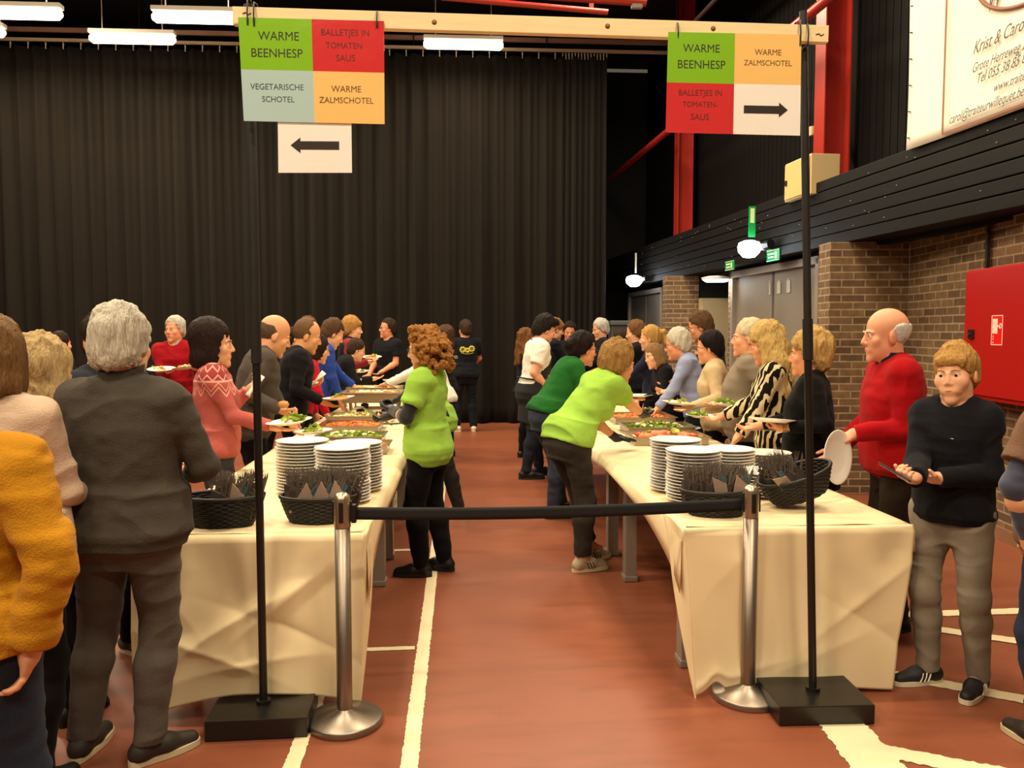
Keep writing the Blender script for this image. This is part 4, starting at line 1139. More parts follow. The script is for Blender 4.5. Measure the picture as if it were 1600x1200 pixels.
def leaves(mb, n, rx, ry, z, rr, mi=(0, 1), sz=.035, hz=.03):
    for i in range(n):
        a = rr.uniform(0, 6.28); r = math.sqrt(rr.random()); c = Vector((rx * r * math.cos(a), ry * r * math.sin(a), z + hz * rr.random() * (1 - r * .6)))
        R = Euler((rr.uniform(-.9, .9), rr.uniform(-.9, .9), rr.uniform(0, 6.28))).to_matrix(); s = sz * rr.uniform(.6, 1.2)
        vs = []; fs = []
        for j in range(4):
            for k in range(5):
                u, v = j / 3 - .5, k / 4 - .5; w = (1 - (2 * v) ** 2 * .8)
                vs.append(c + R @ Vector((u * s * w * 1.2, v * s * 1.7, s * (.35 * math.sin(u * 9 + v * 7) * .5 + (u * u) * 1.2))))
        for j in range(3):
            for k in range(4): fs.append((j * 5 + k, j * 5 + k + 1, j * 5 + k + 6, j * 5 + k + 5))
        mb.add(vs, fs, rr.choice(mi), True)
def lumps(mb, n, rx, ry, z, rr, mi, sz=.014, hz=.02):
    for i in range(n):
        a = rr.uniform(0, 6.28); r = math.sqrt(rr.random()); s = sz * rr.uniform(.7, 1.3)
        c = Vector((rx * r * math.cos(a), ry * r * math.sin(a), z + hz * (1 - r) * rr.random() + s * .5))
        mb.lathe([(0, -s * .6), (s * .7, -s * .45), (s, 0), (s * .7, s * .5), (0, s * .65)], 7, c, mi if isinstance(mi, int) else rr.choice(mi), rr.uniform(.8, 1.3), rr.uniform(.7, 1.1))
def serving(loc, rot, kind, label, seed=0, rad=.075):
    rr = random.Random(seed); q = MB(); ms = leafm + [foodm[k] for k in ('carrot', 'tomato', 'cream', 'pink', 'white')]
    if kind == 'salad': leaves(q, 26, rad, rad, .015, rr, sz=.032, hz=.045)
    elif kind == 'mixed': leaves(q, 10, rad, rad * .8, .014, rr, hz=.02); lumps(q, 16, rad, rad, .011, rr, (2, 3, 4)); lumps(q, 6, rad * .7, rad, .02, rr, (6,))
    elif kind == 'carrot': lumps(q, 34, rad, rad * .9, .011, rr, (2, 2, 5)); leaves(q, 4, rad, rad, .02, rr, hz=.015)
    elif kind == 'potato': lumps(q, 24, rad, rad, .011, rr, (4, 6, 4, 2)); leaves(q, 4, rad, rad, .02, rr)
    o = q.build('food_portion', ms); o.location = loc; o.rotation_euler = rot
    tag(o, label, 'food', None, None); o['kind'] = 'stuff'; return o
def held(px, py, d, label, food=None, flabel=None, tilt=(0, 0), seed=0, off=(0, 0)):
    p = at(px, py, d); rot = (math.radians(tilt[0]), math.radians(tilt[1]), 0)
    plate(p - Vector((0, 0, .012)), rot, label, None)
    if food:
        M = Euler(rot).to_matrix(); serving(p - Vector((0, 0, .012)) + M @ Vector((off[0], off[1], .0)), rot, food, flabel, seed, .07)

# ================================================================== cloths
def knit(key, c='#808080', var=.10, b=.35, bs=170): return mat('knit_' + key, c, .92, sheen=.04, bump=b, bscale=bs, var=var, vscale=18, spec=.06)
def cloth(key, c='#808080', rough=.88, var=.08): return mat('cloth_' + key, c, rough, sheen=.03, bump=.2, bscale=110, var=var, vscale=12, spec=.07)
def denim(key, c='#808080'): return mat('denim_' + key, c, .9, sheen=.03, bump=.3, bscale=260, var=.22, vscale=7, spec=.06)
def pants(m, **k): return dict(mat=m, **k)
S_BLACK = dict(mat=mat('shoe_black', '#151415', .45, bump=.1, bscale=40))
S_WHITE = dict(mat=mat('shoe_white', '#cfc3ae', .6, var=.2, vscale=20), sole=mat('sole_white', '#d9cbb0', .6), lace=mat('lace_white', '#ded6c4', .7))
S_BROWN = dict(mat=mat('shoe_brown', '#2d2620', .6), sole=mat('sole_cream', '#cdbf9d', .6))
S_STRIPE = dict(mat=mat('shoe_black2', '#1b1b1c', .6), sole=mat('sole_white'), lace=mat('lace_black', '#242424', .7), stripe=mat('stripe_white', '#e6dfd0', .6))
S_SNEAK = dict(mat=mat('sneaker_patch', '#b3a283', .6, var=.6, vscale=22), sole=mat('sole_cream2', '#d8c7a2', .6), lace=mat('lace_black'), stripe=mat('patch_black', '#1c1a18', .6))
# pattern of the rose jumper
nm = knit('rose', '#a8554e')
nt, bs, N, L = nodes_of(nm)
tc = N('ShaderNodeTexCoord'); sp_ = N('ShaderNodeSeparateXYZ'); L(tc.outputs['Object'], sp_.inputs[0])
def mth(op, a, b=None, c=None):
    n = N('ShaderNodeMath'); n.operation = op
    for i, v in enumerate((a, b, c)):
        if v is None: continue
        if isinstance(v, (int, float)): n.inputs[i].default_value = v
        else: L(v, n.inputs[i])
    return n.outputs[0]
an_ = mth('ARCTAN2', sp_.outputs[0], sp_.outputs[1])
tot = None
for z0, per, amp, w in ((1.225, .20, .055, .0055), (1.255, .20, .055, .0045), (1.355, .15, -.035, .006), (1.375, .15, .035, .006), (1.315, .0, 0, .006), (1.425, 0, 0, .006)):
    zz0 = mth('SUBTRACT', sp_.outputs[2], z0)
    if per: zz0 = mth('SUBTRACT', zz0, mth('MULTIPLY', mth('PINGPONG', mth('ADD', an_, 10.0), per), amp / per))
    bnd = mth('LESS_THAN', mth('ABSOLUTE', zz0), w)
    tot = bnd if tot is None else mth('MAXIMUM', tot, bnd)
mx = N('ShaderNodeMix'); mx.data_type = 'RGBA'; L(tot, mx.inputs[0])
dk = N('ShaderNodeMix'); dk.data_type = 'RGBA'; L(mth('MULTIPLY', mth('GREATER_THAN', sp_.outputs[2], 1.31), .75), dk.inputs[0])
dk.inputs[6].default_value = lin('#a8554e'); dk.inputs[7].default_value = lin('#8c3236'); L(dk.outputs[2], mx.inputs[6]); mx.inputs[7].default_value = lin('#dd9c8e')
L(mx.outputs[2], bs.inputs['Base Color'])
# zebra stripes
zm = cloth('zebra', '#c9b892')
nt, bs, N, L = nodes_of(zm)
tc = N('ShaderNodeTexCoord'); mp = N('ShaderNodeMapping'); mp.inputs['Scale'].default_value = (1, 1, .30); L(tc.outputs['Object'], mp.inputs[0])
wv = N('ShaderNodeTexWave'); wv.bands_direction = 'DIAGONAL'; wv.inputs['Scale'].default_value = 9.5; wv.inputs['Distortion'].default_value = 5.5; wv.inputs['Detail'].default_value = 2; wv.inputs['Detail Scale'].default_value = 2.2
L(mp.outputs[0], wv.inputs['Vector']); rp = N('ShaderNodeValToRGB'); rp.color_ramp.interpolation = 'CONSTANT'
rp.color_ramp.elements[0].color = lin('#17110d'); rp.color_ramp.elements[1].color = lin('#cbbb96'); rp.color_ramp.elements[1].position = .56
L(wv.outputs[1], rp.inputs[0]); L(rp.outputs[0], bs.inputs['Base Color'])

def undershirt(color):
    def f(c):
        U_ = Field(); s = c['s']
        for A in c['arms']:
            sh, e, w = A['sh'], A['e'], A['w']; u2 = unit(w - e); l2 = np.linalg.norm(w - e)
            U_.seg(sh, e, .056 * s, .046 * s, .03); U_.seg(e, w, .046 * s, .034 * s, .03, (e + u2 * l2 * .97, u2))
        U_.build('undershirt_sleeves', c['hc'], mat('under' + color, color, .9, sheen=.2), c['root'], [(.003, 20, 20, 40)], c['seed'])
    return f
def chest_mark(c, x=.06, z=1.33, col='#d9d3c8'):
    q = MB(); p = c['che'](x, .1445, z); q.box(p, (.022, .004, .007), bev=.001); q.build('chest_mark', mat('mark' + col, col, .6), c['root'])
def back_logo(c):
    che = c['che']; q = MB(); s = c['s']
    for (x, z, r) in ((-.072, 1.30, .036), (.002, 1.29, .028), (.072, 1.315, .036)):
        y = -.142
        q.tube([che(x + r * math.cos(a), y, z + r * math.sin(a)) for a in np.linspace(0, 6.283, 17)[:-1]], .0105 * s, 6, closed=True)
        q.tube([che(x + r * .35 * math.cos(a), y, z + r * .35 * math.sin(a)) for a in np.linspace(0, 6.283, 9)[:-1]], .004 * s, 5, closed=True)
        for a in np.linspace(0, 6.283, 11)[:-1]: q.tube([che(x + r * math.cos(a), y, z + r * math.sin(a)), che(x + (r + .017) * math.cos(a), y, z + (r + .017) * math.sin(a))], .006 * s, 5)
    for k in range(13):
        xx = -.096 + k * .016; q.box(che(xx, -.143, 1.235 + 1.6 * xx * xx), (.009, .006, .010))
    q.build('back_print', mat('print_yellow', '#cbbf4a', .6), c['root'])
def small_logo(c):
    che = c['che']; q = MB()
    for (x, r) in ((-.03, .018), (.012, .018)): q.tube([che(x + r * math.cos(a) + .09, -.135, 1.36 + r * math.sin(a)) for a in np.linspace(0, 6.283, 13)[:-1]], .005, 5, closed=True)
    q.build('back_print', mat('print_pale', '#a9a79a', .6), c['root'])
def wristwatch(c):
    A = c['arms'][0]; q = MB(); u = unit(A['w'] - A['e']); p = A['w'] - u * .01
    q.tube([p - u * .012, p + u * .012], .034 * c['s'], 14); q.build('watch', mat('watch_gold', '#8c6c3a', .35, .6), c['root'])

# ================================================================== people
P = person
# ---- near left
P('a', 'person in mustard sweater at the left picture edge, bare hand hanging by blue jeans', -70, 2.12, 2, 1.58, rh=at(50, 1008, 2.06), rhand='relax', relbow=(1, -.25, 0), wide=1.05, fat=.25,
  top=dict(mat=knit('mustard', '#b07a1c', var=.14), hem=.90, t=.024, ts=.028, disp=[(.011, 6, 6, 20), (.007, 14, 14, 40)]), pants=pants(denim('blue', '#2a3140')), shoes=S_BLACK, hair=dict(style='short', color='#4a3626'), rpalm=(-.9, -.35, 0))
P('b', 'person with brown bobbed hair in pale beige sweater, seen from behind', -6, 2.78, 4, 1.655, female=True, wide=1.12, fat=.3, rh=(.12, .28, 1.0), lh=(-.12, .28, 1.0), relbow=(.4, -.3, -.9), heads=1.04,
  top=dict(mat=knit('beige', '#c3ab96', var=.05), hem=.84, t=.02, flare=.012), pants=pants(cloth('black', '#131214')), shoes=S_BLACK, hair=dict(style='bob', color='#6f5232', zmin=-.105, t=.014))
P('c', 'person with grey-blonde bobbed hair, only the head showing beside the beige sweater', 66, 3.38, 8, 1.565, female=True, heads=1.12, rh=(.14, .3, 1.0), lh=(-.14, .3, 1.0),
  top=dict(mat=knit('darkbrown', '#2c2320')), pants=pants(cloth('black')), shoes=S_BLACK, hair=dict(style='bob', color='#b0966a', t=.016, zmin=-.10, vol=.016, amp=.006), collar=dict(mat=knit('darkbrown'), z=.02))
P('d', 'white-haired man in dark grey half-zip sweater, back to the viewer, before the left table', 192, 3.05, 4, 1.70, wide=1.12, fat=.28, rh=(.13, .27, 1.05), lh=(-.13, .27, 1.05), relbow=(.75, -.3, -.8), lelbow=(-.75, -.3, -.8), heads=1.05,
  top=dict(mat=knit('charcoal', '#47423b'), hem=.85, t=.022, scoop=.058, name='sweater'), collar=dict(mat=knit('charcoal2', '#423d37', b=.6, bs=60), z=.075, open=False, flare=.016),
  pants=pants(cloth('greybrown', '#575049'), fit=1.05), shoes=S_BROWN, hair=dict(style='short', color='#c6bfae', t=.016, amp=.005, zmin=-.060), feet=((-.20, .02, 4), (.07, .0, -38)))
P('e', 'dark-haired man in slate top half hidden behind the white-haired man', 162, 4.0, 125, 1.705, head=(10, 0, 0), top=dict(mat=cloth('slate', '#272a31')), collar=dict(mat=cloth('slate')), pants=pants(denim('ink', '#1f2228')),
  shoes=dict(mat=mat('shoe_grey', '#4a443d', .7), sole=mat('sole_white'), lace=mat('lace_white')), hair=dict(style='short', color='#2a2119'), rh=(.12, .32, 1.02), lh=(-.12, .32, 1.02), feet=((-.10, .02, 10), (.12, .04, -40)))
P('f', 'small dark head with a red hair clip far behind the grey-blonde head', 96, 9.2, 30, 1.60, female=True, heads=1.1, top=dict(mat=cloth('black')), pants=pants(cloth('black')), shoes=S_BLACK, hair=dict(style='short', color='#2a1a14', bun=1))
# ---- far left
P('g', 'grey-haired man in crimson sweater facing the viewer, a plate in each hand', 274, 9.1, 172, 1.775, head=(22, 0, 0), fat=.2, wide=1.06, rh=at(262, 580, 8.75), lh=at(306, 575, 8.75), rhand='hold', lhand='hold', skin='#d8946e', heads=1.04, vox=.0085, facedetail=True,
  top=dict(mat=knit('crimson', '#8c121a'), vneck=.02), collar=dict(mat=cloth('shirtpale', '#b9a79c')), pants=pants(cloth('black')), shoes=S_BLACK, hair=dict(style='short', color='#b9b2a4', brow='#a39a8a'))
held(252, 577, 8.55, 'white plate in the right hand of the crimson-sweatered man', 'potato', 'pale food on the plate in the crimson man\'s right hand', (8, 0), 3)
held(291, 575, 8.50, 'white plate in the left hand of the crimson-sweatered man', 'mixed', 'mixed food on the plate in the crimson man\'s left hand', (-4, -8), 4)
# ---- left queue
P('h', 'dark-haired woman in rose Nordic-patterned sweater holding a plate of lettuce', 334, 5.22, 74, 1.665, female=True, heads=1.12, wide=1.08, fat=.15, rh=at(424, 666, 5.10), lh=at(388, 610, 5.35), rhand='hold', lhand='pinch', relbow=(.1, -.6, -1), lelbow=(-.1, -.2, -1), skin='#dba07c',
  top=dict(mat=nm, hem=.885, t=.022, rib=knit('rose2', '#ad4d47', b=.8, bs=60)), pants=pants(denim('grey', '#3a3b40')), shoes=S_BLACK, hair=dict(style='bob', color='#261a16', t=.017, zmin=-.115, vol=.010, amp=.0018), head=(4, 2, 0), collar=dict(mat=knit('rose2'), z=.012, open=False))
held(452, 659, 5.06, 'white plate of lettuce in the rose-sweatered woman\'s hand', 'salad', 'green lettuce on the plate of the rose-sweatered woman', (2, -6), 5, (.03, 0))
P('i', 'balding man in brownish-grey jacket bowing behind the sign pole', 398, 6.25, 64, 1.76, lean=15, hunch=12, head=(0, 22, 0), heads=1.13, fat=.3, rh=at(438, 640, 6.05), lh=at(462, 676, 6.3), rhand='grip', lhand='hold', relbow=(.2, -.7, -.7), skin='#cf946c',
  top=dict(mat=cloth('taupe', '#4b443e'), hem=.80, t=.028, scoop=.055), collar=dict(mat=cloth('darkcollar', '#25211f'), z=.04), pants=pants(cloth('black')), shoes=S_BLACK, hair=dict(style='bald', color='#5d4a39'))
held(490, 674, 6.15, 'white plate with a little lettuce held by the bowing man in the brownish jacket', 'salad', 'few lettuce leaves on the plate of the brownish jacket man', (0, -3), 6)
P('j', 'man with thinning brown hair in black jacket holding napkin and plate', 458, 7.35, 70, 1.74, lean=13, hunch=10, head=(5, 18, 0), heads=1.12, fat=.2, rh=at(503, 627, 7.2), lh=at(484, 600, 7.5), rhand='hold', lhand='pinch', skin='#d09468',
  top=dict(mat=cloth('blackjacket', '#171517'), hem=.80, t=.028, scoop=.055), collar=dict(mat=cloth('greenish', '#2f332b'), z=.04), pants=pants(cloth('black')), shoes=S_BLACK, hair=dict(style='thin', color='#6b4f35'))
held(529, 622, 7.15, 'plate of carrots and greens in the black-jacketed man\'s hand', 'carrot', 'carrots and greens on the black-jacketed man\'s plate', (0, -4), 7)
P('k', 'dark-haired woman in red top nearly hidden behind the black jacket', 476, 8.1, 72, 1.60, female=True, lean=16, hunch=8, head=(0, 15, 0), heads=1.1, rh=at(512, 652, 7.9), rhand='hold',
  top=dict(mat=knit('redtop', '#b0182a')), pants=pants(cloth('black')), shoes=S_BLACK, hair=dict(style='bob', color='#2b1c15', zmin=-.09))
P('l', 'man in royal blue sweater over a pale collar, bowing over the left table', 498, 9.0, 66, 1.77, lean=14, hunch=16, head=(0, 28, 0), heads=1.12, wide=1.08, fat=.2, rh=at(536, 640, 8.9), lh=at(560, 612, 9.3), rhand='hold', lhand='hold', vox=.0075, facedetail=True,
  top=dict(mat=knit('royal', '#2c4696'), hem=.86, t=.022), collar=dict(mat=cloth('paleblue', '#a8b0c8')), pants=pants(denim('ink')), shoes=S_BLACK, hair=dict(style='short', color='#4f3823'))
held(563, 652, 8.7, 'white plate of mixed food under the blue-sweatered man\'s hand', 'mixed', 'mixed food on the plate under the blue sweater\'s sleeve', (0, 0), 8)
P('m', 'small dark-clothed person bending low behind the blue sweater, reaching to the far warming pan', 530, 10.4, 72, 1.60, lean=30, hunch=10, head=(0, 20, 0), heads=1.1, rh=at(582, 592, 10.3), lh=at(556, 606, 10.3), rhand='hold', lhand='hold',
  top=dict(mat=cloth('nightblack', '#16161a'), hem=.82), pants=pants(cloth('black')), shoes=S_BLACK, hair=dict(style='short', color='#3a281d'))
P('n', 'fair-haired person in maroon sweater and dark vest carrying a plate', 544, 11.3, 72, 1.80, lean=6, hunch=6, head=(8, 6, 0), heads=1.12, rh=at(574, 566, 11.2), rhand='hold',
  top=dict(mat=knit('maroon', '#7d2a30')), collar=dict(mat=cloth('shirtpale')), pants=pants(cloth('black')), shoes=S_BLACK, hair=dict(style='fringe', color='#a4773f', t=.02),
  extras=[lambda c: (lambda V: (c['torso'](V, .026 * c['s']), c['pelvis'](V, .03 * c['s'], .92), V.build('vest', c['hc'], cloth('nightblack'), c['root'])))(Field())])
held(580, 558, 11.0, 'plate of food in the hand of the maroon-sweatered person', 'carrot', 'orange food on the maroon-sweatered person\'s plate', (6, 0), 9)
held(561, 580, 10.9, 'small plate low before the maroon-sweatered person', 'mixed', 'food on the small plate below the maroon sleeve', (4, 0), 10)
P('o', 'tall man in grey-green sweater far behind the blue sweater', 484, 11.8, 78, 1.82, head=(6, 4, 0), top=dict(mat=knit('greygreen', '#45513f')), collar=dict(mat=cloth('paleblue')), pants=pants(cloth('black')), shoes=S_BLACK, hair=dict(style='crop', color='#5b3d2a'), heads=1.05, skin='#cf8e66')
P('q', 'light brown head showing just behind the balding man and the pole', 414, 10.2, 60, 1.62, female=True, heads=1.1, top=dict(mat=cloth('slate')), pants=pants(cloth('black')), shoes=S_BLACK, hair=dict(style='bob', color='#7a5a37', zmin=-.09))
P('r', 'dark hair just showing over the thinning-haired man in black', 462, 10.9, 75, 1.655, heads=1.1, top=dict(mat=cloth('nightblack')), pants=pants(cloth('black')), shoes=S_BLACK, hair=dict(style='short', color='#2c1f18'))
# ---- servers behind the left table
lime = knit('lime', '#90ba48', var=.06, b=.2)
P('s', 'server with curly ginger-blond hair in lime polo shirt over black sleeves, serving to the left', 668, 5.45, -78, 1.635, female=True, fat=.2, wide=1.08, hunch=6, head=(-6, 10, 0), heads=1.06, lh=at(612, 640, 5.45), rh=at(606, 650, 5.75), lhand='grip', rhand='grip', lelbow=(-.9, -.35, -.9), skin='#e0a680',
  top=dict(mat=lime, sleeve='short', hem=.80, t=.018, flare=.006, scoop=.05, name='polo_shirt', ts=.026), collar=dict(mat=lime, z=.03), pants=pants(cloth('blackp', '#100f11'), fit=1.0), shoes=dict(mat=S_BLACK['mat'], ankle=.14),
  hair=dict(style='curly', color='#9c6a34', amp=.006), glove=dict(l='short', r='short'), extras=[undershirt('#1b1b1d'), glasses], feet=((-.08, .05, 6), (.09, -.06, -8)))
P('t', 'server in lime polo hidden behind the curly-haired server, gloved hand hanging down', 676, 7.1, -70, 1.60, female=True, fat=.2, lean=14, hunch=10, head=(0, 15, 0), lh=at(699, 655, 7.0), ldir=(.0, .25, -1), lpalm=(1, 0, 0), rh=(.2, .45, 1.0),
  top=dict(mat=lime, sleeve='short', hem=.82, name='polo_shirt', ts=.026), pants=pants(cloth('darkbrownp', '#26211f')), shoes=S_WHITE, hair=dict(style='short', color='#3a2a1d'), glove=dict(l='short', r='short'), extras=[undershirt('#1b1b1d')], feet=((-.12, .12, 6), (.12, -.16, -8)))
P('u', 'server in white shirt reaching over the warming pan, mostly hidden by the curly-haired server', 682, 9.2, -72, 1.60, lean=24, hunch=8, head=(0, 20, 0), lh=at(586, 609, 9.2), rh=at(584, 604, 9.4), lhand='hold', rhand='hold',
  top=dict(mat=cloth('whiteshirt', '#dcd6ca'), name='shirt'), pants=pants(cloth('black')), shoes=S_BLACK, hair=dict(style='short', color='#3b291c'))
P('v', 'brown-haired server in black shirt with a pale round back print behind the lime polo', 694, 10.6, -60, 1.66, female=True, head=(0, 8, 0), heads=1.12, rh=(.15, .3, 1.0), lh=(-.15, .3, 1.0), top=dict(mat=cloth('nightblack'), name='shirt'), pants=pants(cloth('black')), shoes=S_BLACK, hair=dict(style='bob', color='#4a3222', vol=.01), extras=[small_logo])
P('w', 'man with glasses in black T-shirt standing at the far end of the left table', 606, 12.1, -150, 1.80, head=(32, -2, 0), heads=1.04, skin='#d18a66', rh=(.12, .28, 1.0), lh=(-.12, .28, 1.05), facedetail=True, vox=.009,
  top=dict(mat=cloth('nightblack'), sleeve='short', name='t_shirt'), pants=pants(cloth('black')), shoes=S_BLACK, hair=dict(style='crop', color='#2f241c'), extras=[glasses])
P('x', 'man in black T-shirt with yellow gear print on the back, alone before the curtain', 727, 13.35, -16, 1.79, head=(-14, 2, 0), heads=1.06, wide=1.08, fat=.15, skin='#cf8c68', lh=(-.10, .26, 1.05), rh=(.12, .26, 1.03), lelbow=(-1, -.2, -.5), relbow=(1, -.2, -.5), vox=.009,
  top=dict(mat=cloth('tee', '#181a1f'), sleeve='short', hem=.86, name='t_shirt', ts=.022), pants=pants(denim('night', '#191b20')), shoes=S_WHITE, hair=dict(style='short', color='#3a2c22'), extras=[back_logo], feet=((-.14, .05, 40), (.13, 0, -10)))
# ---- servers behind the right table
P('y', 'young server in white short-sleeved shirt and black apron bowing over the right table', 836, 9.15, 74, 1.80, lean=9, hunch=14, head=(0, 24, 0), heads=1.1, skin='#d79a78', rh=at(858, 608, 9.0), lh=at(866, 612, 9.4), rhand='hold', lhand='hold', relbow=(.2, -.8, -.5), vox=.0075, facedetail=True,
  top=dict(mat=cloth('whiteshirt'), sleeve='short', hem=.90, name='shirt', ts=.024, t=.02), collar=dict(mat=cloth('whiteshirt'), z=.035), pants=pants(denim('dark', '#22262e'), fit=.95), shoes=S_BLACK, hair=dict(style='short', color='#1e1712', t=.016, quiff=1), extras=[apron], feet=((-.10, .10, 8), (.12, -.12, -12)))
P('z', 'woman with long wavy brown hair in black behind the white-shirted server', 823, 10.5, 58, 1.64, female=True, heads=1.08, top=dict(mat=cloth('nightblack')), collar=dict(mat=lime, z=.025), pants=pants(cloth('black')), shoes=S_BLACK, hair=dict(style='long', color='#6d4526', amp=.008), rh=(.16, .3, 1.0))
P('aa', 'light-brown-haired person just behind the white-shirted server\'s head', 858, 11.5, 72, 1.80, lean=8, hunch=8, head=(0, 16, 0), heads=1.08, top=dict(mat=cloth('nightblack')), pants=pants(cloth('black')), shoes=S_BLACK, hair=dict(style='fringe', color='#8a6238'), rh=(.2, .4, 1.05))
P('ab', 'person in black polo with lanyard and badge facing the viewer by the curtain', 890, 12.2, 176, 1.75, head=(8, 12, 0), heads=1.04, skin='#c98662', facedetail=True, vox=.009, rh=(.12, .28, 1.0), lh=(-.12, .28, 1.0),
  top=dict(mat=cloth('nightblack'), name='polo_shirt'), pants=pants(cloth('black')), shoes=S_BLACK, hair=dict(style='short', color='#221815'), extras=[lanyard])
P('ac', 'dark-haired server in bottle green sweater over lime collar, leaning over the right table', 872, 7.2, 70, 1.70, female=True, fat=.25, lean=34, hunch=4, head=(0, 8, 0), heads=1.1, rh=at(955, 622, 7.1), lh=at(965, 626, 7.5), rhand='hold', lhand='hold', skin='#d8956f',
  top=dict(mat=knit('bottle', '#1f5a24'), hem=.95, t=.02, flare=.004), collar=dict(mat=lime, z=.045, flare=.014), pants=pants(denim('slateblue', '#343746'), waist=1.04), shoes=S_BLACK, hair=dict(style='short', color='#1d1210', t=.013, bun=1), extras=[glasses], feet=((-.10, .10, 6), (.10, -.06, -8)))
P('ad', 'fair-haired server in lime polo bending deeply over the right table, black gloves', 914, 5.62, 60, 1.69, female=True, fat=.12, lean=44, hunch=0, head=(0, 12, 0), heads=1.1, rh=at(1012, 655, 6.05), lh=at(962, 684, 5.98), rhand='grip', lhand='flat', relbow=(.6, -.5, -.4), ldir=(.25, 1, -.1), lpalm=(0, 0, -1), skin='#d89a70',
  top=dict(mat=lime, sleeve='short', hem=.90, t=.018, flare=.006, scoop=.05, name='polo_shirt', ts=.022), collar=dict(mat=lime, z=.03), pants=pants(cloth('umber', '#342f29'), fit=1.0, hem=.12), shoes=S_SNEAK, hair=dict(style='short', color='#9a7442', t=.022, amp=.006), glove=dict(l='short', r='short'), feet=((-.09, .14, 6), (.10, -.06, -6)))
# ---- far right
P('ae', 'white-haired man in dark jacket looking down beyond the right table', 938, 12.4, -105, 1.79, head=(0, 14, 0), heads=1.1, skin='#d69b78', top=dict(mat=cloth('nightblack')), collar=dict(mat=cloth('whiteshirt'), z=.035), pants=pants(cloth('black')), shoes=S_BLACK, hair=dict(style='short', color='#b8b2a6'), facedetail=True, lh=(-.15, .35, 1.05))
P('af', 'child in rust orange sweater at the far end of the right table', 972, 11.4, -68, 1.63, lean=4, head=(0, 10, 0), heads=1.1, top=dict(mat=knit('rust', '#95541d')), pants=pants(cloth('black')), shoes=S_BLACK, hair=dict(style='short', color='#33241b'), lh=(-.2, .4, 1.05))
P('ag', 'brown-haired person in dark clothes just left of the ponytailed girl', 996, 10.4, -74, 1.74, lean=4, head=(0, 12, 0), heads=1.06, top=dict(mat=cloth('nightblack')), pants=pants(cloth('black')), shoes=S_BLACK, hair=dict(style='short', color='#6b4a2d', t=.016), lh=(-.2, .42, 1.05))
P('ah', 'blonde girl with ponytail in navy sweater in the right queue', 1020, 9.5, -76, 1.67, female=True, lean=5, head=(0, 6, 0), heads=1.1, vox=.0085, facedetail=True, lh=(-.2, .42, 1.0), top=dict(mat=knit('navy', '#1f2236')), pants=pants(cloth('black')), shoes=S_BLACK, hair=dict(style='short', color='#b58a4a', pony=1))
P('ai', 'woman in black with fair bobbed hair bending before the ponytailed girl', 1045, 8.75, -98, 1.52, female=True, lean=22, hunch=8, head=(-14, 10, 14), heads=1.1, vox=.0075, facedetail=True, lh=at(1006, 622, 8.5), rh=at(996, 628, 8.8), lhand='hold', rhand='hold', top=dict(mat=cloth('nightblack')), pants=pants(cloth('black')), shoes=S_BLACK, hair=dict(style='bob', color='#86663f', zmin=-.10))
held(998, 618, 8.5, 'white plate in the hand of the bending woman in black', None)
P('aj', 'grey-haired person with glasses in pale blue shirt reaching a hand over the right table', 1082, 7.95, -78, 1.66, lean=16, hunch=12, head=(0, 12, 0), heads=1.12, fat=.1, lh=at(1024, 644, 7.75), lhand='hold', rh=at(1044, 612, 8.1), rhand='pinch', lelbow=(-.1, -.6, -1), skin='#d8966e',
  top=dict(mat=cloth('paleshirt', '#8b93b4'), name='shirt', hem=.84), collar=dict(mat=cloth('paleshirt'), z=.03), pants=pants(denim('ink')), shoes=S_BLACK, hair=dict(style='short', color='#c3bba8', t=.014), extras=[glasses])
P('ak', 'tall man with glasses in dark green sweater standing behind the pale blue shirt', 1114, 8.7, -78, 1.84, lean=12, hunch=14, head=(0, 16, 0), heads=1.1, wide=1.06, skin='#d3916a', facedetail=True, lh=(-.2, .4, 1.1), top=dict(mat=knit('forest', '#1d2b22'), hem=.8), pants=pants(cloth('black')), shoes=S_BLACK, hair=dict(style='short', color='#5a4029'), extras=[glasses])
P('al', 'black-haired woman in cream sweater carrying salad on a plate', 1119, 7.12, -74, 1.61, female=True, lean=6, hunch=6, head=(0, 8, 0), heads=1.1, fat=.2, lh=at(1080, 634, 6.95), rh=at(1078, 636, 7.25), lhand='hold', rhand='hold', lelbow=(-.4, -.5, -1), skin='#dc9a72',
  top=dict(mat=knit('cream', '#c5ad86', var=.05), hem=.80, scoop=.075, t=.02), pants=pants(cloth('black')), shoes=S_BLACK, hair=dict(style='short', color='#191214', t=.012), extras=[glasses])
held(1060, 630, 6.95, 'plate of pale salad held by the woman in cream', 'potato', 'pale salad on the cream-sweatered woman\'s plate', (0, 6), 11)
P('am', 'grey-haired man with a round belly in light grey sweater, looking ahead over his plate', 1168, 6.48, -78, 1.695, fat=.72, head=(0, 0, 0), heads=1.12, lh=at(1164, 640, 6.2), rh=at(1128, 630, 6.5), lhand='hold', rhand='hold', lelbow=(-.5, -.6, -.8), skin='#db9c76',
  top=dict(mat=knit('lightgrey', '#857868', var=.05), hem=.80, t=.02), collar=dict(mat=cloth('navycollar', '#22283a'), z=.05), pants=pants(cloth('black')), shoes=S_BLACK, hair=dict(style='short', color='#c9bc9c', brow='#b0a68e'))
held(1141, 632, 6.32, 'plate of lettuce held flat by the round-bellied man in grey', 'salad', 'lettuce on the plate of the man in light grey', (0, 4), 12, (-.05, 0))
held(1098, 650, 6.72, 'plate of green salad low in front of the cream sweater', 'salad', 'green salad on the low plate before the cream sweater', (0, 2), 13, (-.04, 0))
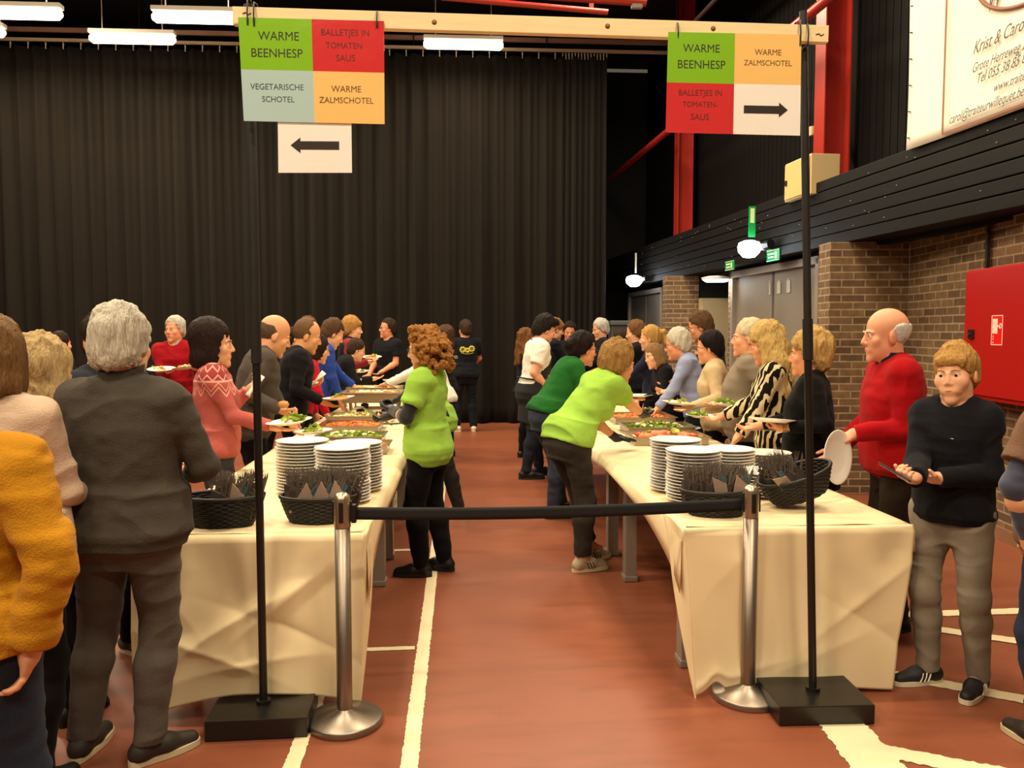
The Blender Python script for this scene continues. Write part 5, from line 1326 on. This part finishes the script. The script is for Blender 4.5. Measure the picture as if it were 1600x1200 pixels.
P('an', 'woman with long blonde hair in black and cream zebra-striped blouse, reaching down to the table', 1212, 5.85, -74, 1.67, female=True, fat=.15, lean=6, hunch=8, head=(0, 16, 0), heads=1.1, lh=at(1150, 688, 5.62), lhand='relax', lelbow=(-.1, -.8, -.5), rh=(.2, .35, 1.0), skin='#d89872',
  top=dict(mat=zm, hem=.72, t=.022, flare=.02, ts=.020, name='blouse'), pants=pants(denim('ink')), shoes=S_BLACK, hair=dict(style='long', color='#c0a062', t=.016, amp=.006, len=.35))
P('ao', 'woman with short blonde hair in black blouse, a clean plate and cutlery in hand', 1272, 5.08, -66, 1.605, female=True, fat=.58, wide=1.22, lean=5, head=(0, 4, 0), heads=1.08, lh=at(1225, 668, 4.92), lhand='grip', rh=(.2, .35, 1.0), lelbow=(-.5, -.7, -.8), skin='#d8946a',
  top=dict(mat=cloth('blackblouse', '#0e0d0e'), hem=.72, t=.024, flare=.02, scoop=.085, name='blouse', sleeve=.85), pants=pants(cloth('black')), shoes=S_BLACK, hair=dict(style='short', color='#b9965a', t=.026, amp=.007, vol=.010, zmin=-.085), extras=[wristwatch])
held(1206, 657, 4.92, 'clean white plate held level by the blonde woman in black', None, None, (-6, 5))
P('ap', 'bald man with white fringe in bright red sweater taking a plate from the table', 1402, 4.48, -84, 1.74, fat=.5, wide=1.08, lean=6, hunch=6, head=(0, 4, 0), heads=1.08, lh=at(1334, 678, 4.30), lhand='pinch', lelbow=(-.1, -.8, -.5), ldir=(-.1, .85, -.5), lpalm=(.2, -.5, -1), rh=(.2, .25, .95), skin='#dd9a78',
  top=dict(mat=knit('scarlet', '#9d1016', var=.06, b=.2), hem=.86, t=.022, rib=knit('scarlet2', '#900d14', b=.6, bs=60)), collar=dict(mat=cloth('navycollar'), z=.055, flare=.012), pants=pants(cloth('umber2', '#2c2218')), shoes=S_BLACK, hair=dict(style='bald', color='#f2ecdf', t=.003, brow='#c4b8a4'))
pl = plate(at(1304, 714, 4.22), (math.radians(86), math.radians(4), math.radians(36)), 'clean white plate held upright by the man in red')
P('aq', 'fair-haired boy in black sweater and grey jeans holding a dark phone, looking at the viewer', 1495, 3.70, -138, 1.548, head=(6, 4, 4), heads=1.08, wide=.90, lh=at(1468, 747, 3.57), rh=at(1430, 747, 3.48), ldir=(.75, .66, .02), rdir=(.25, .9, .12), lhand='grip', rhand='grip', lelbow=(-.8, -.3, -.8), relbow=(.25, -.6, -1), skin='#e0a884', vox=.0036,
  top=dict(mat=knit('blacksweater', '#17171b', var=.08), hem=.875, t=.02, scoop=.066), pants=pants(denim('greybeige', '#83796a'), fit=.92), shoes=S_STRIPE, hair=dict(style='fringe', color='#b08548', t=.009, amp=.005, brow='#8a6438'),
  extras=[lambda c: chest_mark(c, -.02, 1.30)], feet=((-.13, .02, -4), (.07, .05, -38)), child=True)
P('ar', 'person at the right picture edge, brown top, navy sleeve and jeans only just showing', 1692, 3.12, -4, 1.58, wide=1.05, fat=.2, lh=at(1606, 842, 3.1), lelbow=(-1, -.2, 0), top=dict(mat=knit('brown', '#6f5442'), sleeve='short', hem=.86, t=.026, ts=.03), pants=pants(denim('navy', '#272e42')), shoes=S_BROWN, hair=dict(style='short', color='#5a4030'), extras=[undershirt('#3a3e52')])
# things in hands
def napkin(px, py, d, rot, label, size=(.11, .07)):
    q = MB(); q.grid(lambda a, b: Vector(((a - .5) * size[0], (b - .5) * size[1], .012 * math.sin(a * 5) * math.cos(b * 4))), 8, 6)
    o = q.build('napkin', mat('napkin_white', '#e8e2d6', .8)); solidify(o, .004); o.location = at(px, py, d); o.rotation_euler = rot
    tag(o, label, 'napkin')
napkin(397, 602, 5.28, (.3, -1.0, .3), 'folded white napkin in the rose-sweatered woman\'s raised hand', (.16, .09))
napkin(496, 592, 7.42, (.2, -.8, .3), 'white napkin slanting from the black-jacketed man\'s hand', (.17, .08))
rl3 = MB(); rl3.lathe([(0, -.028), (.022, -.024), (.034, 0), (.024, .022), (0, .028)], 14, (0, 0, 0), 0, 1.25, 1); o = rl3.build('bread_roll', mat('bread', '#c08a4c', .7, var=.2, vscale=40)); o.location = at(443, 632, 5.95)
tag(o, 'small bread roll in the hand of the balding man in the brownish jacket', 'bread')
ph = empty('phone', at(1398, 738, 3.36), 0, 'dark phone in the boy\'s hands', 'phone'); ph.rotation_euler = (.5, .25, 1.0)
MB().box((0, 0, 0), (.065, .135, .008), bev=.003).build('case', mat('phone_dark', '#26282e', .35), ph)
MB().box((0, 0, .0045), (.058, .124, .001)).build('screen', mat('phone_glass', '#0d0f14', .1), ph)
def tongs(px, py, d, rot, label):
    r = empty('tongs', at(px, py, d), 0, label, 'tongs'); r.rotation_euler = rot
    st = mat('steel', '#9a958c', .3, .9)
    for sd in (-1, 1): MB().tube([(0, sd * .012, .12), (0, sd * .022, 0), (0, sd * .012, -.12)], [.006, .007, .005], 8).build('arm', st, r)
    MB().tube([(0, -.012, .12), (0, 0, .132), (0, .012, .12)], .006, 8).build('hinge', st, r)
tongs(590, 651, 5.75, (0, -1.0, .4), 'steel tongs in the curly-haired server\'s gloved hand')
tongs(618, 606, 9.0, (0, -1.1, .2), 'steel tongs resting at the warming pan beside the white sleeve')
cu = empty('cutlery', at(1190, 672, 4.95), -.3, 'steel knife and fork under the plate of the blonde woman in black', 'cutlery')
for k, dz in (('knife', 0), ('fork', .012)): MB().box((0, dz, 0), (.17, .012, .004), bev=.001).build(k, mat('steel', '#9a958c', .3, .9), cu)
# ================================================================== sign frame, barrier
blackm = mat('black_enamel', '#141210', .35, spec=.5)
def sign_pole(base_px, base_py, top_px, top_py, label, rz):
    b = on_z(base_px, base_py, .085); d = b.y
    r = empty('sign_pole', (b.x, b.y, 0), 0, label, 'sign pole', None)
    w = MB().box((0, 0, .0435), (.40, .30, .082), bev=.006, M=Matrix.Rotation(rz, 3, 'Z')); w.build('base', blackm, r)
    t = on_y(top_px, top_py, b.y); v = Vector((t.x - b.x, 0, t.z))
    q = MB(); f1, f2 = Vector((0, 0, .085)), v
    q.tube([f1, f1.lerp(f2, .52)], .0165, 16); q.build('lower_tube', blackm, r)
    q = MB(); q.tube([f1.lerp(f2, .50), f1.lerp(f2, .56)], .021, 16); q.build('clamp', mat('black_worn', '#1c1917', .5, var=.5, vscale=30), r)
    q = MB(); q.tube([f1.lerp(f2, .52), f2], .0200 if rz > 0 else .016, 16); q.build('upper_tube', mat('black_worn'), r)
    q = MB(); q.tube([(0, 0, .08), (0, 0, .10)], .03, 16); q.build('collar', blackm, r)
    return r, b
lp, lpb = sign_pole(412, 1098, 389, 8, 'black sign pole on a square foot before the left table', .03)
rp_, rpb = sign_pole(1270, 1078, 1255, 18, 'black sign pole on a square foot before the right table', -.02)
by = lpb.y - .045; ryy = rpb.y - .045
ba = on_y(365, 26, by); bb = on_y(1292, 55, ryy)
wood = mat('pine', '#ecd8a6', .55, var=.12, vscale=6, stretch=(1, 12, 12))
bd = (bb - ba); bl = bd.length
bm_ = empty('wooden_batten', (ba + bb) / 2, 0, 'long pale pine batten tied across the tops of both black poles', 'batten')
bm_.rotation_euler = bd.to_track_quat('X', 'Z').to_euler()
MB().box((0, 0, 0), (bl, .034, .066), bev=.003).build('plank', wood, bm_)
for k in (.33, .62, .80): 
    q = MB(); q.lathe([(0, -.002), (.009, -.001), (.010, .001), (0, .002)], 12); o = q.build('knot', mat('knot', '#8d6a3c', .7), bm_, ((k - .5) * bl, -.0172, -.01 + k * .02), (math.pi / 2, 0, 0))
tie = mat('zip_tie', '#17140f', .5)
def ziptie(px, py, s=.09):
    k = (px - 365) / (1292 - 365); y = by + (ryy - by) * k - .026
    p = on_y(px, py, y); q = MB()
    q.tube([p + Vector((.0, -.004, -s / 2)), p + Vector((0, -.008, 0)), p + Vector((.0, .0, s / 2)), p + Vector((0, .05, s / 2 + .01)), p + Vector((0, .062, 0)), p + Vector((0, .05, -s / 2)), p + Vector((0, .0, -s / 2))], .0032, 6)
    return q
for i, (px, py, lb, s_) in enumerate(((387, 18, 'black cable tie round the left batten end over the left menu board', .10), (397, 22, 'second black cable tie round the left pole top', .09), (589, 30, 'black cable tie near the right corner of the left menu board', .06), (1059, 50, 'black cable tie above the green square of the right menu board', .07), (1250, 52, 'black cord tie at the right pole top', .10), (1262, 54, 'black strap crossing the batten right of the right pole', .08))):
    tag(ziptie(px, py, s_).build('cable_tie', tie), lb, 'cable tie')
for px, py, sg in ((379, 21, 0), (1275, 54, 1)):
    k = (px - 365) / 927; y = by + (ryy - by) * k - .0185; p = on_y(px, py, y)
    q = MB(); q.tube([p, p + Vector((.012, 0, .004)), p + Vector((.02, 0, -.004)), p + Vector((.032, 0, .002))], .002, 5); o = q.build('pencil_mark', mat('pencil', '#5a4630', .8)); 
    o.parent = bm_; o.matrix_parent_inverse = (Matrix.Translation((ba + bb) / 2) @ bm_.rotation_euler.to_matrix().to_4x4()).inverted()

txtm = dict(d=mat('print_dark', '#2a2a1e', .6), r=mat('print_red', '#5a1512', .6), t=mat('print_teal', '#33484b', .6), o=mat('print_brown', '#6a3c12', .6), k=mat('print_black', '#2a1c16', .55))
gloss = lambda k, c: mat('laminate_' + k, c, .14, bump=.22, bscale=7, spec=.5)
SH = dict(green=gloss('green', '#82bb26'), red=gloss('red', '#cb3436'), blue=gloss('blue', '#aecbca'), orange=gloss('orange', '#f2c678'), white=gloss('white', '#f4f1ea'))
def board(label, corners, y, cells, name='menu_board', cat='sign', seed=0):
    """corners: photograph points TL, TR, BR, BL; cells: (col, row, colour, [(text, x, y, size)], ink)"""
    C_ = [on_y(px, py, y) for px, py in corners]
    r = empty(name, (C_[0] + C_[2]) / 2, 0, label, cat)
    o = r.location.copy()
    nc = max(c[0] for c in cells) + 1; nr = max(c[1] for c in cells) + 1
    def P2(a, b, off=0.0):
        p = C_[0].lerp(C_[1], a).lerp(C_[3].lerp(C_[2], a), b) - o
        return p + Vector((0, -off, 0))
    for (c, rw, colr, lines, inkk) in cells:
        a0, a1, b0, b1 = c / nc, (c + 1) / nc, rw / nr, (rw + 1) / nr
        g = MB(); g.grid(lambda u, v: P2(a0 + (a1 - a0) * u, b1 + (b0 - b1) * v), 12, 10, 0, False)
        sh = g.build('sheet', SH[colr], r); solidify(sh, .0012, 0)
        wdt = (P2(a1, b0) - P2(a0, b0)).length; hgt = (P2(a0, b1) - P2(a0, b0)).length
        for ln in lines:
            if ln[0] == '>' or ln[0] == '<':
                q = MB(); m = -1 if ln[0] == '<' else 1; L_ = .66 * wdt; pts = [(-.5, .085), (.30, .085), (.30, .16), (.5, 0), (.30, -.16), (.30, -.085), (-.5, -.085)]
                pts = [(m * x * L_, yy * L_) for x, yy in pts]; pts = pts if m > 0 else pts[::-1]
                pts = pts[::-1]
                c0 = P2(a0 + (a1 - a0) * ln[1], b0 + (b1 - b0) * ln[2]); dx = (P2(a1, b0) - P2(a0, b0)).normalized()
                vs = [c0 + dx * x + Vector((0, -.0014, yy)) for x, yy in pts]; q.add(vs, [tuple(range(6, -1, -1))]); o2 = q.build('arrow', txtm['k'], sh); solidify(o2, .0008)
                continue
            body, tx, ty, size = ln
            c0 = P2(a0 + (a1 - a0) * tx, b0 + (b1 - b0) * ty); dx = (P2(a1, b0) - P2(a0, b0)).normalized()
            M = Matrix(((dx.x, 0, 0, c0.x), (0, 0, -1, c0.y - .0012), (dx.z, 1, 0, c0.z), (0, 0, 0, 1)))
            t = text_mesh('lettering', body, 1.0, txtm[inkk], sh, None, 'CENTER', 0, .0)
            xs = [v.co.x for v in t.data.vertices]; k = size * wdt / (max(xs) - min(xs)); mid = (max(xs) + min(xs)) / 2
            hk = k if len(body) > 4 else k
            t.data.transform(Matrix.Diagonal((k, hk * 1.08, 1, 1)) @ Matrix.Translation((-mid, 0, 0)))
            t.matrix_local = M
    return r
board('left menu board of four coloured sheets: green, red, pale blue and orange', [(372, 27), (600, 33), (601, 194), (381, 189)], by - .028,
      [(0, 0, 'green', [('WARME', .54, .35, .56), ('BEENHESP', .51, .68, .70)], 'd'), (1, 0, 'red', [('BALLETJES IN', .46, .25, .66), ('TOMATEN', .44, .50, .50), ('SAUS', .46, .74, .26)], 'r'),
       (0, 1, 'blue', [('VEGETARISCHE', .49, .33, .74), ('SCHOTEL', .50, .57, .45)], 't'), (1, 1, 'orange', [('WARME', .46, .34, .42), ('ZALMSCHOTEL', .46, .56, .76)], 'o')], seed=1)
board('white sheet with black arrow pointing left, hanging under the left menu board', [(434, 184), (549, 185), (550, 270), (435, 270)], by - .022, [(0, 0, 'white', [('<', .50, .50, 0)], 'k')], 'arrow_sign', seed=2)
board('right menu board of green, orange and red sheets and a white sheet with right arrow', [(1044, 50), (1252, 54), (1250, 212), (1040, 207)], ryy - .028,
      [(0, 0, 'green', [('WARME', .50, .32, .55), ('BEENHESP', .51, .64, .71)], 'd'), (1, 0, 'orange', [('WARME', .50, .37, .40), ('ZALMSCHOTEL', .50, .58, .72)], 'o'),
       (0, 1, 'red', [('BALLETJES IN', .50, .20, .64), ('TOMATEN-', .50, .43, .52), ('SAUS', .50, .68, .27)], 'r'), (1, 1, 'white', [('>', .48, .50, 0)], 'k')], seed=3)

# ---- stanchions and belt
steelb = mat('brushed_steel', '#978b7e', .38, .95, bump=.05, bscale=60, stretch=(1, 1, 12))
def stanchion(px, py, top_py, label):
    b = on_z(px, py, 0); t = on_y(px, top_py, b.y).z
    r = empty('barrier_post', (b.x, b.y, 0), 0, label, 'barrier post')
    MB().lathe([(.152, .0), (.156, .006), (.156, .026), (.150, .032), (.034, .062), (.034, .066), (0, .066)], 48).build('foot', steelb, r)
    MB().lathe([(.032, .06), (.032, t - .14), (0, t - .14)], 32).build('tube', steelb, r)
    h = MB().lathe([(.034, t - .14), (.034, t - .03), (.030, t - .010), (.018, t), (0, t + .001)], 32); h.build('head', mat('head_steel', '#b9aa94', .28, .9), r)
    for a in (0, math.pi / 2, math.pi, -math.pi / 2):
        c = Vector((math.cos(a) * .034, math.sin(a) * .034, t - .075))
        MB().box(c, (.012, .018, .085), bev=.004, M=Matrix.Rotation(a, 3, 'Z')).build('belt_slot', mat('black_plastic'), r)
    return b, t
sa, ta_ = stanchion(539, 1130, 770, 'brushed steel barrier post before the left table')
sb, tb_ = stanchion(1168, 1090, 758, 'brushed steel barrier post before the right table')
bp0 = Vector((sa.x + .042, sa.y, ta_ - .085)); bp1 = Vector((sb.x - .042, sb.y, tb_ - .085))
def beltf(a, b):
    p = bp0.lerp(bp1, a); p.z -= .018 * math.sin(math.pi * a) * (1 - a * .3)
    return p + Vector((0, .003 * math.sin(a * 4), (b - .5) * .052))
o = MB().grid(beltf, 40, 3).build('barrier_belt', mat('belt_black', '#131315', .7)); solidify(o, .0025); tag(o, 'black barrier belt stretched between the two steel posts', 'barrier belt')
MB().box((.047, 0, ta_ - .085), (.02, .03, .075), bev=.004).build('belt_clip', mat('black_plastic'), bpy.data.objects['barrier_post'])

# ---- plate stacks
def at_top(px, py): return on_z(px, py, TH + .009)
def stack(px, d, n, group, seed, who):
    p = at(px, 700, d); rr = random.Random(seed); z = TH + .010
    n = round(n * .83)
    for i in range(n):
        lab = 'white dinner plate in %s' % who
        if i == n - 1: lab = 'topmost white plate of %s' % who
        if i == 0: lab = 'bottom white plate of %s' % who
        o = plate((p.x + rr.uniform(-.0035, .0035), p.y + rr.uniform(-.0035, .0035), z), (0, 0, rr.uniform(0, 6)), lab, group)
        if i not in (0, n - 1): o['label'] = lab.replace('in the', 'inside the', 1)
        z += .0164
stack(472, 4.42, 21, 'plates of the left-hand stack', 1, 'the tall stack nearest the queue on the left table')
stack(535, 4.16, 20, 'plates of the front stack on the left table', 2, 'the front stack behind the left baskets')
stack(557, 4.46, 19, 'plates of the stack by the aisle', 3, 'the left table stack peeping out toward the aisle')
stack(1056, 4.46, 21, 'plates of the stack at the aisle edge of the right table', 4, 'the tall right table stack at the aisle edge')
stack(1084, 4.18, 19, 'plates of the front stack on the right table', 5, 'the front stack behind the right barrier post')
stack(1140, 4.56, 16, 'plates of the middle stack on the right table', 6, 'the stack before the zebra blouse')
stack(1197, 4.76, 12, 'plates of the low stack on the right table', 7, 'the low stack before the black blouse')
stack(1186, 4.32, 10, 'plates of the lowest stack on the right table', 8, 'the lowest stack, right behind the cutlery basket')

# ---- baskets and cutlery pouches
wick = mat('black_wicker', '#17130f', .5, spec=.4)
def basket(px, py, rx, ry, h, label, tilt=(0, 0, 0), z=None, seed=0):
    p = on_z(px, py, TH + .012)
    r = empty('basket', (p.x, p.y + ry, TH + .010 + (z or 0)), 0, label, 'basket'); r.rotation_euler = tilt
    q = MB(); n = 72; rows = 13
    for k in range(rows):
        t = k / (rows - 1); s_ = .74 + .26 * t ** .8; zz_ = .006 + h * t
        pts = []
        for j in range(n):
            a = 2 * math.pi * j / n; w = .0025 * (1 if (j // 2 + k) % 2 else -1)
            pts.append(((rx * s_ + w) * math.cos(a), (ry * s_ + w) * math.sin(a), zz_))
        q.tube(pts, .0062, 6, closed=True)
    q.build('woven_wall', wick, r)
    q = MB()
    for j in range(36):
        a = 2 * math.pi * j / 36; q.tube([((rx * (.74 + .26 * t ** .8)) * math.cos(a), (ry * (.74 + .26 * t ** .8)) * math.sin(a), .004 + h * t) for t in (0, .3, .65, 1)], .0035, 5)
    q.build('stakes', wick, r)
    q = MB(); q.tube([(rx * 1.01 * math.cos(a), ry * 1.01 * math.sin(a), h + .008) for a in np.linspace(0, 2 * math.pi, 49)[:-1]], .009, 8, closed=True); q.build('rim', wick, r)
    q = MB().lathe([(0, .0), (.74, .0), (.75, .008), (0, .010)], 40, (0, 0, 0), 0, rx, ry, False); q.build('bottom', wick, r)
    return r
sleeve_m = mat('pouch_grey', '#9c8675', .7, var=.12, vscale=20); sleeve_d = mat('pouch_dark', '#463932', .75, var=.3, vscale=20); nap_t = mat('napkin_teal', '#2b6b7c', .8); tine = mat('steel_cutlery', '#6e645a', .4, .4)
PQ = Matrix(((1, 0, 0, 0), (0, 0, 1, 0), (0, 1, 0, 0), (0, 0, 0, 1)))
def make_pouch(m, napk, label):
    r = empty('cutlery_pouch', (0, 0, 0), 0, label, 'cutlery pouch')
    tp = (.095, .120) if not napk else (.115, .160)
    MB().prism([(-.030, 0), (.030, 0), (.030, tp[0]), (-.030, tp[1])], -.004, .004, M=PQ).build('paper_sleeve', m, r)
    if napk: MB().prism([(-.004, .09), (.030, .09), (.032, .150), (.008, .168)], .0045, .0065, M=PQ).build('paper_napkin', nap_t, r)
    f = MB(); f.box((-.012, .006, .13), (.008, .003, .06), bev=.001)
    for k in range(4): f.tube([(-.012 + (k - 1.5) * .0048, .006, .148), (-.012 + (k - 1.5) * .0085, .008, .190)], [.0016, .0009], 4)
    f.box((-.012, .006, .150), (.017, .003, .010), bev=.002); f.build('fork', tine, r)
    k_ = MB(); k_.prism([(.009, .08), (.019, .08), (.018, .165), (.012, .188), (.009, .16)], -.001, .001, M=PQ); k_.build('knife', tine, r)
    return r
proto_a = make_pouch(sleeve_d, False, ''); proto_b = make_pouch(sleeve_m, True, '')
used = set()
def pouch(proto, loc, rot, label, group):
    if proto.name not in used: used.add(proto.name); o = proto
    else: o = copy_tree(proto)
    o.location = loc; o.rotation_euler = rot; o['label'] = label; o['group'] = group
    return o
def fill(bk, rx, ry, n, x0, x1, group, where, front, seed, tilt_x=-.55, zoff=.03):
    rr = random.Random(seed)
    B = Matrix.LocRotScale(bk.location, bk.rotation_euler, None)
    for i in range(n):
        x = x0 + (x1 - x0) * rr.random(); y = rr.uniform(-.6, .75) * ry * math.sqrt(max(.05, 1 - (x / rx) ** 2)) * .8
        M = B @ Matrix.LocRotScale(Vector((x * .85, y, zoff + rr.uniform(.0, .030))), Euler((rr.uniform(-.35, .15), rr.uniform(-.15, .40) + .15 * x / rx, rr.uniform(-.9, .9))), None)
        pouch(proto_a, M.translation, M.to_euler(), 'dark paper pouch of cutlery standing in the %s' % where, group)
    for j, (x, a, nm_) in enumerate(front):
        M = B @ Matrix.LocRotScale(Vector((x * .8, -ry * .62, zoff + .012)), Euler((.12, a, 0)), None)
        pouch(proto_b, M.translation, M.to_euler(), nm_, None)
b1 = basket(337, 829, .172, .115, .125, 'half-empty black wicker basket nearest the left queue on the left table')
fill(b1, .172, .115, 40, -.02, .155, 'cutlery pouches in the half-empty left basket', 'half-empty left basket', [(.075, .25, 'grey-brown pouch leaning at the front rim of the half-empty left basket')], 21)
b2 = basket(492, 822, .172, .115, .11, 'full black wicker basket beside the left barrier post')
fill(b2, .172, .115, 90, -.15, .165, 'cutlery pouches in the full left basket', 'full left basket', [(-.12, .55, 'grey pouch with teal napkin, left front of the full left basket'), (-.02, .45, 'grey pouch with teal napkin, middle front of the full left basket'), (.075, .35, 'grey pouch with teal napkin beside the left barrier post head')], 22)
b3 = basket(1130, 811, .165, .115, .11, 'black wicker basket half hidden by the right barrier post')
fill(b3, .165, .115, 80, -.16, .13, 'cutlery pouches in the basket behind the right post', 'basket behind the right post', [(.02, -.2, 'grey pouch with teal napkin in the middle of the basket behind the right post'), (.10, .12, 'grey pouch standing upright right of the right post head')], 23)
b4 = basket(1266, 800, .185, .125, .115, 'tilted black wicker basket at the right end of the right table', (.05, -.30, .12), .055)
fill(b4, .185, .125, 44, -.175, -.02, 'cutlery pouches in the tilted right basket', 'tilted right basket', [(-.075, -.5, 'grey-brown pouch lying flat in the tilted right basket')], 24)

# ---- buffet pans, dishes and platters
st = mat('pan_steel', '#a89c8a', .3, .9)
def pan(c, w, l, h, kind, label, flabel, seed=0):
    r = empty('serving_pan', (c.x, c.y, TH + .010), 0, label, 'serving pan')
    q = MB(); wall = .004
    for (x, y, a, b) in ((-w / 2, 0, wall, l), (w / 2, 0, wall, l), (0, -l / 2, w, wall), (0, l / 2, w, wall)): q.box((x, y, h / 2 + .002), (a, b, h))
    q.box((0, 0, .004), (w, l, .004)); q.build('tray', st, r)
    q = MB()
    for (x, y, a, b) in ((-w / 2 - .01, 0, .022, l + .04), (w / 2 + .01, 0, .022, l + .04), (0, -l / 2 - .01, w + .04, .022), (0, l / 2 + .01, w + .04, .022)): q.box((x, y, h + .003), (a, b, .006), bev=.002)
    q.build('rim', st, r)
    rr = random.Random(seed); q = MB(); ms = leafm + [foodm[k] for k in ('carrot', 'tomato', 'cream', 'pink', 'white')]; z = h * .55
    q.box((0, 0, z * .5 + .005), (w - .02, l - .02, z), 0 if kind == 'salad' else 2 if kind == 'carrot' else 4)
    if kind == 'carrot': lumps(q, 150, w * .44, l * .44, z, rr, (2, 2, 2, 5), .018, .035); lumps(q, 60, w * .48, l * .48, z, rr, (2,), .016, .01)
    elif kind == 'salad': leaves(q, 70, w * .44, l * .40, z, rr, sz=.045, hz=.05); lumps(q, 22, w * .40, l * .30, z + .02, rr, (6, 4), .018, .03)
    elif kind == 'meat': lumps(q, 60, w * .44, l * .40, z, rr, (3, 5, 5), .032, .03); leaves(q, 6, w * .4, l * .4, z + .03, rr)
    elif kind == 'tomato': lumps(q, 50, w * .44, l * .36, z, rr, (3, 2, 5), .024, .03); lumps(q, 12, w * .4, l * .3, z + .02, rr, (6,), .02, .02)
    elif kind == 'potato': lumps(q, 90, w * .44, l * .42, z, rr, (4, 6, 4, 2), .02, .03); leaves(q, 10, w * .4, l * .4, z + .03, rr)
    o = q.build('pan_food', ms); o.location = r.location; tag(o, flabel, 'food'); o['kind'] = 'stuff'
    return r
def tc_(px, py): return on_z(px, py, TH + .05)
pan(tc_(552, 697), .50, .26, .06, 'tomato', 'steel pan of tomato salad just behind the left plate stacks', 'red tomato salad in the pan behind the left plate stacks', 1)
pan(tc_(549, 683), .50, .34, .06, 'salad', 'steel pan of green salad, second from the left plate stacks', 'green leaf salad in the second pan of the left table', 2)
pan(tc_(550, 665), .50, .50, .06, 'carrot', 'large steel pan of grated carrot on the left table', 'orange grated carrot heaped in the large pan', 3)
pan(tc_(566, 651), .62, .40, .06, 'potato', 'steel pan of potato salad beyond the grated carrot', 'pale potato salad beyond the grated carrot', 4)
pan(tc_(1040, 683), .56, .40, .06, 'meat', 'steel pan of red sliced food before the bending lime server', 'red sliced food in the pan before the bending lime server', 5)
pan(tc_(1026, 668), .56, .40, .06, 'salad', 'steel pan of salad under the bending server\'s glove', 'green salad in the pan under the bending server\'s glove', 6)
pan(tc_(1000, 652), .56, .50, .06, 'carrot', 'steel pan of orange salad beyond the bending server\'s arm', 'orange salad beyond the bending server\'s arm', 7)
def platter(px, py, kind, label, flabel, seed):
    p = on_z(px, py, TH + .03); plate((p.x, p.y, TH + .010), (0, 0, 0), label, None); serving((p.x, p.y, TH + .012), (0, 0, 0), kind, flabel, seed, .10)
platter(1070, 668, 'mixed', 'white plate of garnish at the far edge of the red sliced food pan', 'herbs and tomato on the plate beside the red sliced food', 31)
platter(1008, 640, 'mixed', 'white plate of mixed cold cuts beyond the orange salad', 'mixed cold cuts on the plate beyond the orange salad', 32)
platter(610, 658, 'potato', 'white plate of pale food at the aisle side of the potato salad', 'pale food on the aisle-side plate', 33)
def chafing(c, label, seed, open_=True):
    r = empty('chafing_dish', (c.x, c.y, TH + .010), 0, label, 'chafing dish')
    for sx in (-1, 1):
        for sy in (-1, 1): MB().tube([(sx * .25, sy * .16, 0), (sx * .27, sy * .17, .16)], .010, 8).build('leg', st, r)
    MB().box((0, 0, .02), (.5, .02, .012)).build('stretcher', st, r)
    q = MB(); 
    for (x, y, a, b) in ((-.29, 0, .006, .40), (.29, 0, .006, .40), (0, -.20, .58, .006), (0, .20, .58, .006)): q.box((x, y, .19), (a, b, .10))
    q.box((0, 0, .142), (.58, .40, .006)); q.build('water_pan', st, r)
    q = MB()
    for (x, y, a, b) in ((-.30, 0, .03, .44), (.30, 0, .03, .44), (0, -.21, .62, .03), (0, .21, .62, .03)): q.box((x, y, .244), (a, b, .012), bev=.003)
    q.build('rim', mat('rim_bright', '#c9bfae', .25, .9), r)
    for sx in (-.13, .13): MB().lathe([(0, 0), (.04, 0), (.045, .05), (.02, .06), (0, .06)], 16, (sx, 0, .002)).build('burner', mat('burner_dark', '#2b241f', .5), r)
    q = MB(); rr = random.Random(seed); q.box((0, 0, .195), (.56, .38, .05), 4); lumps(q, 60, .25, .17, .215, rr, (4, 2, 6), .024, .02)
    o = q.build('pan_food', leafm + [foodm[k] for k in ('carrot', 'tomato', 'cream', 'pink', 'white')]); o.location = r.location; tag(o, 'hot food in the ' + label, 'food'); o['kind'] = 'stuff'
chafing(on_z(583, 642, TH + .05), 'steel warming pan before the white-sleeved arm', 1)
chafing(on_z(588, 612, TH + .2), 'far steel warming pan near the man with glasses', 2)
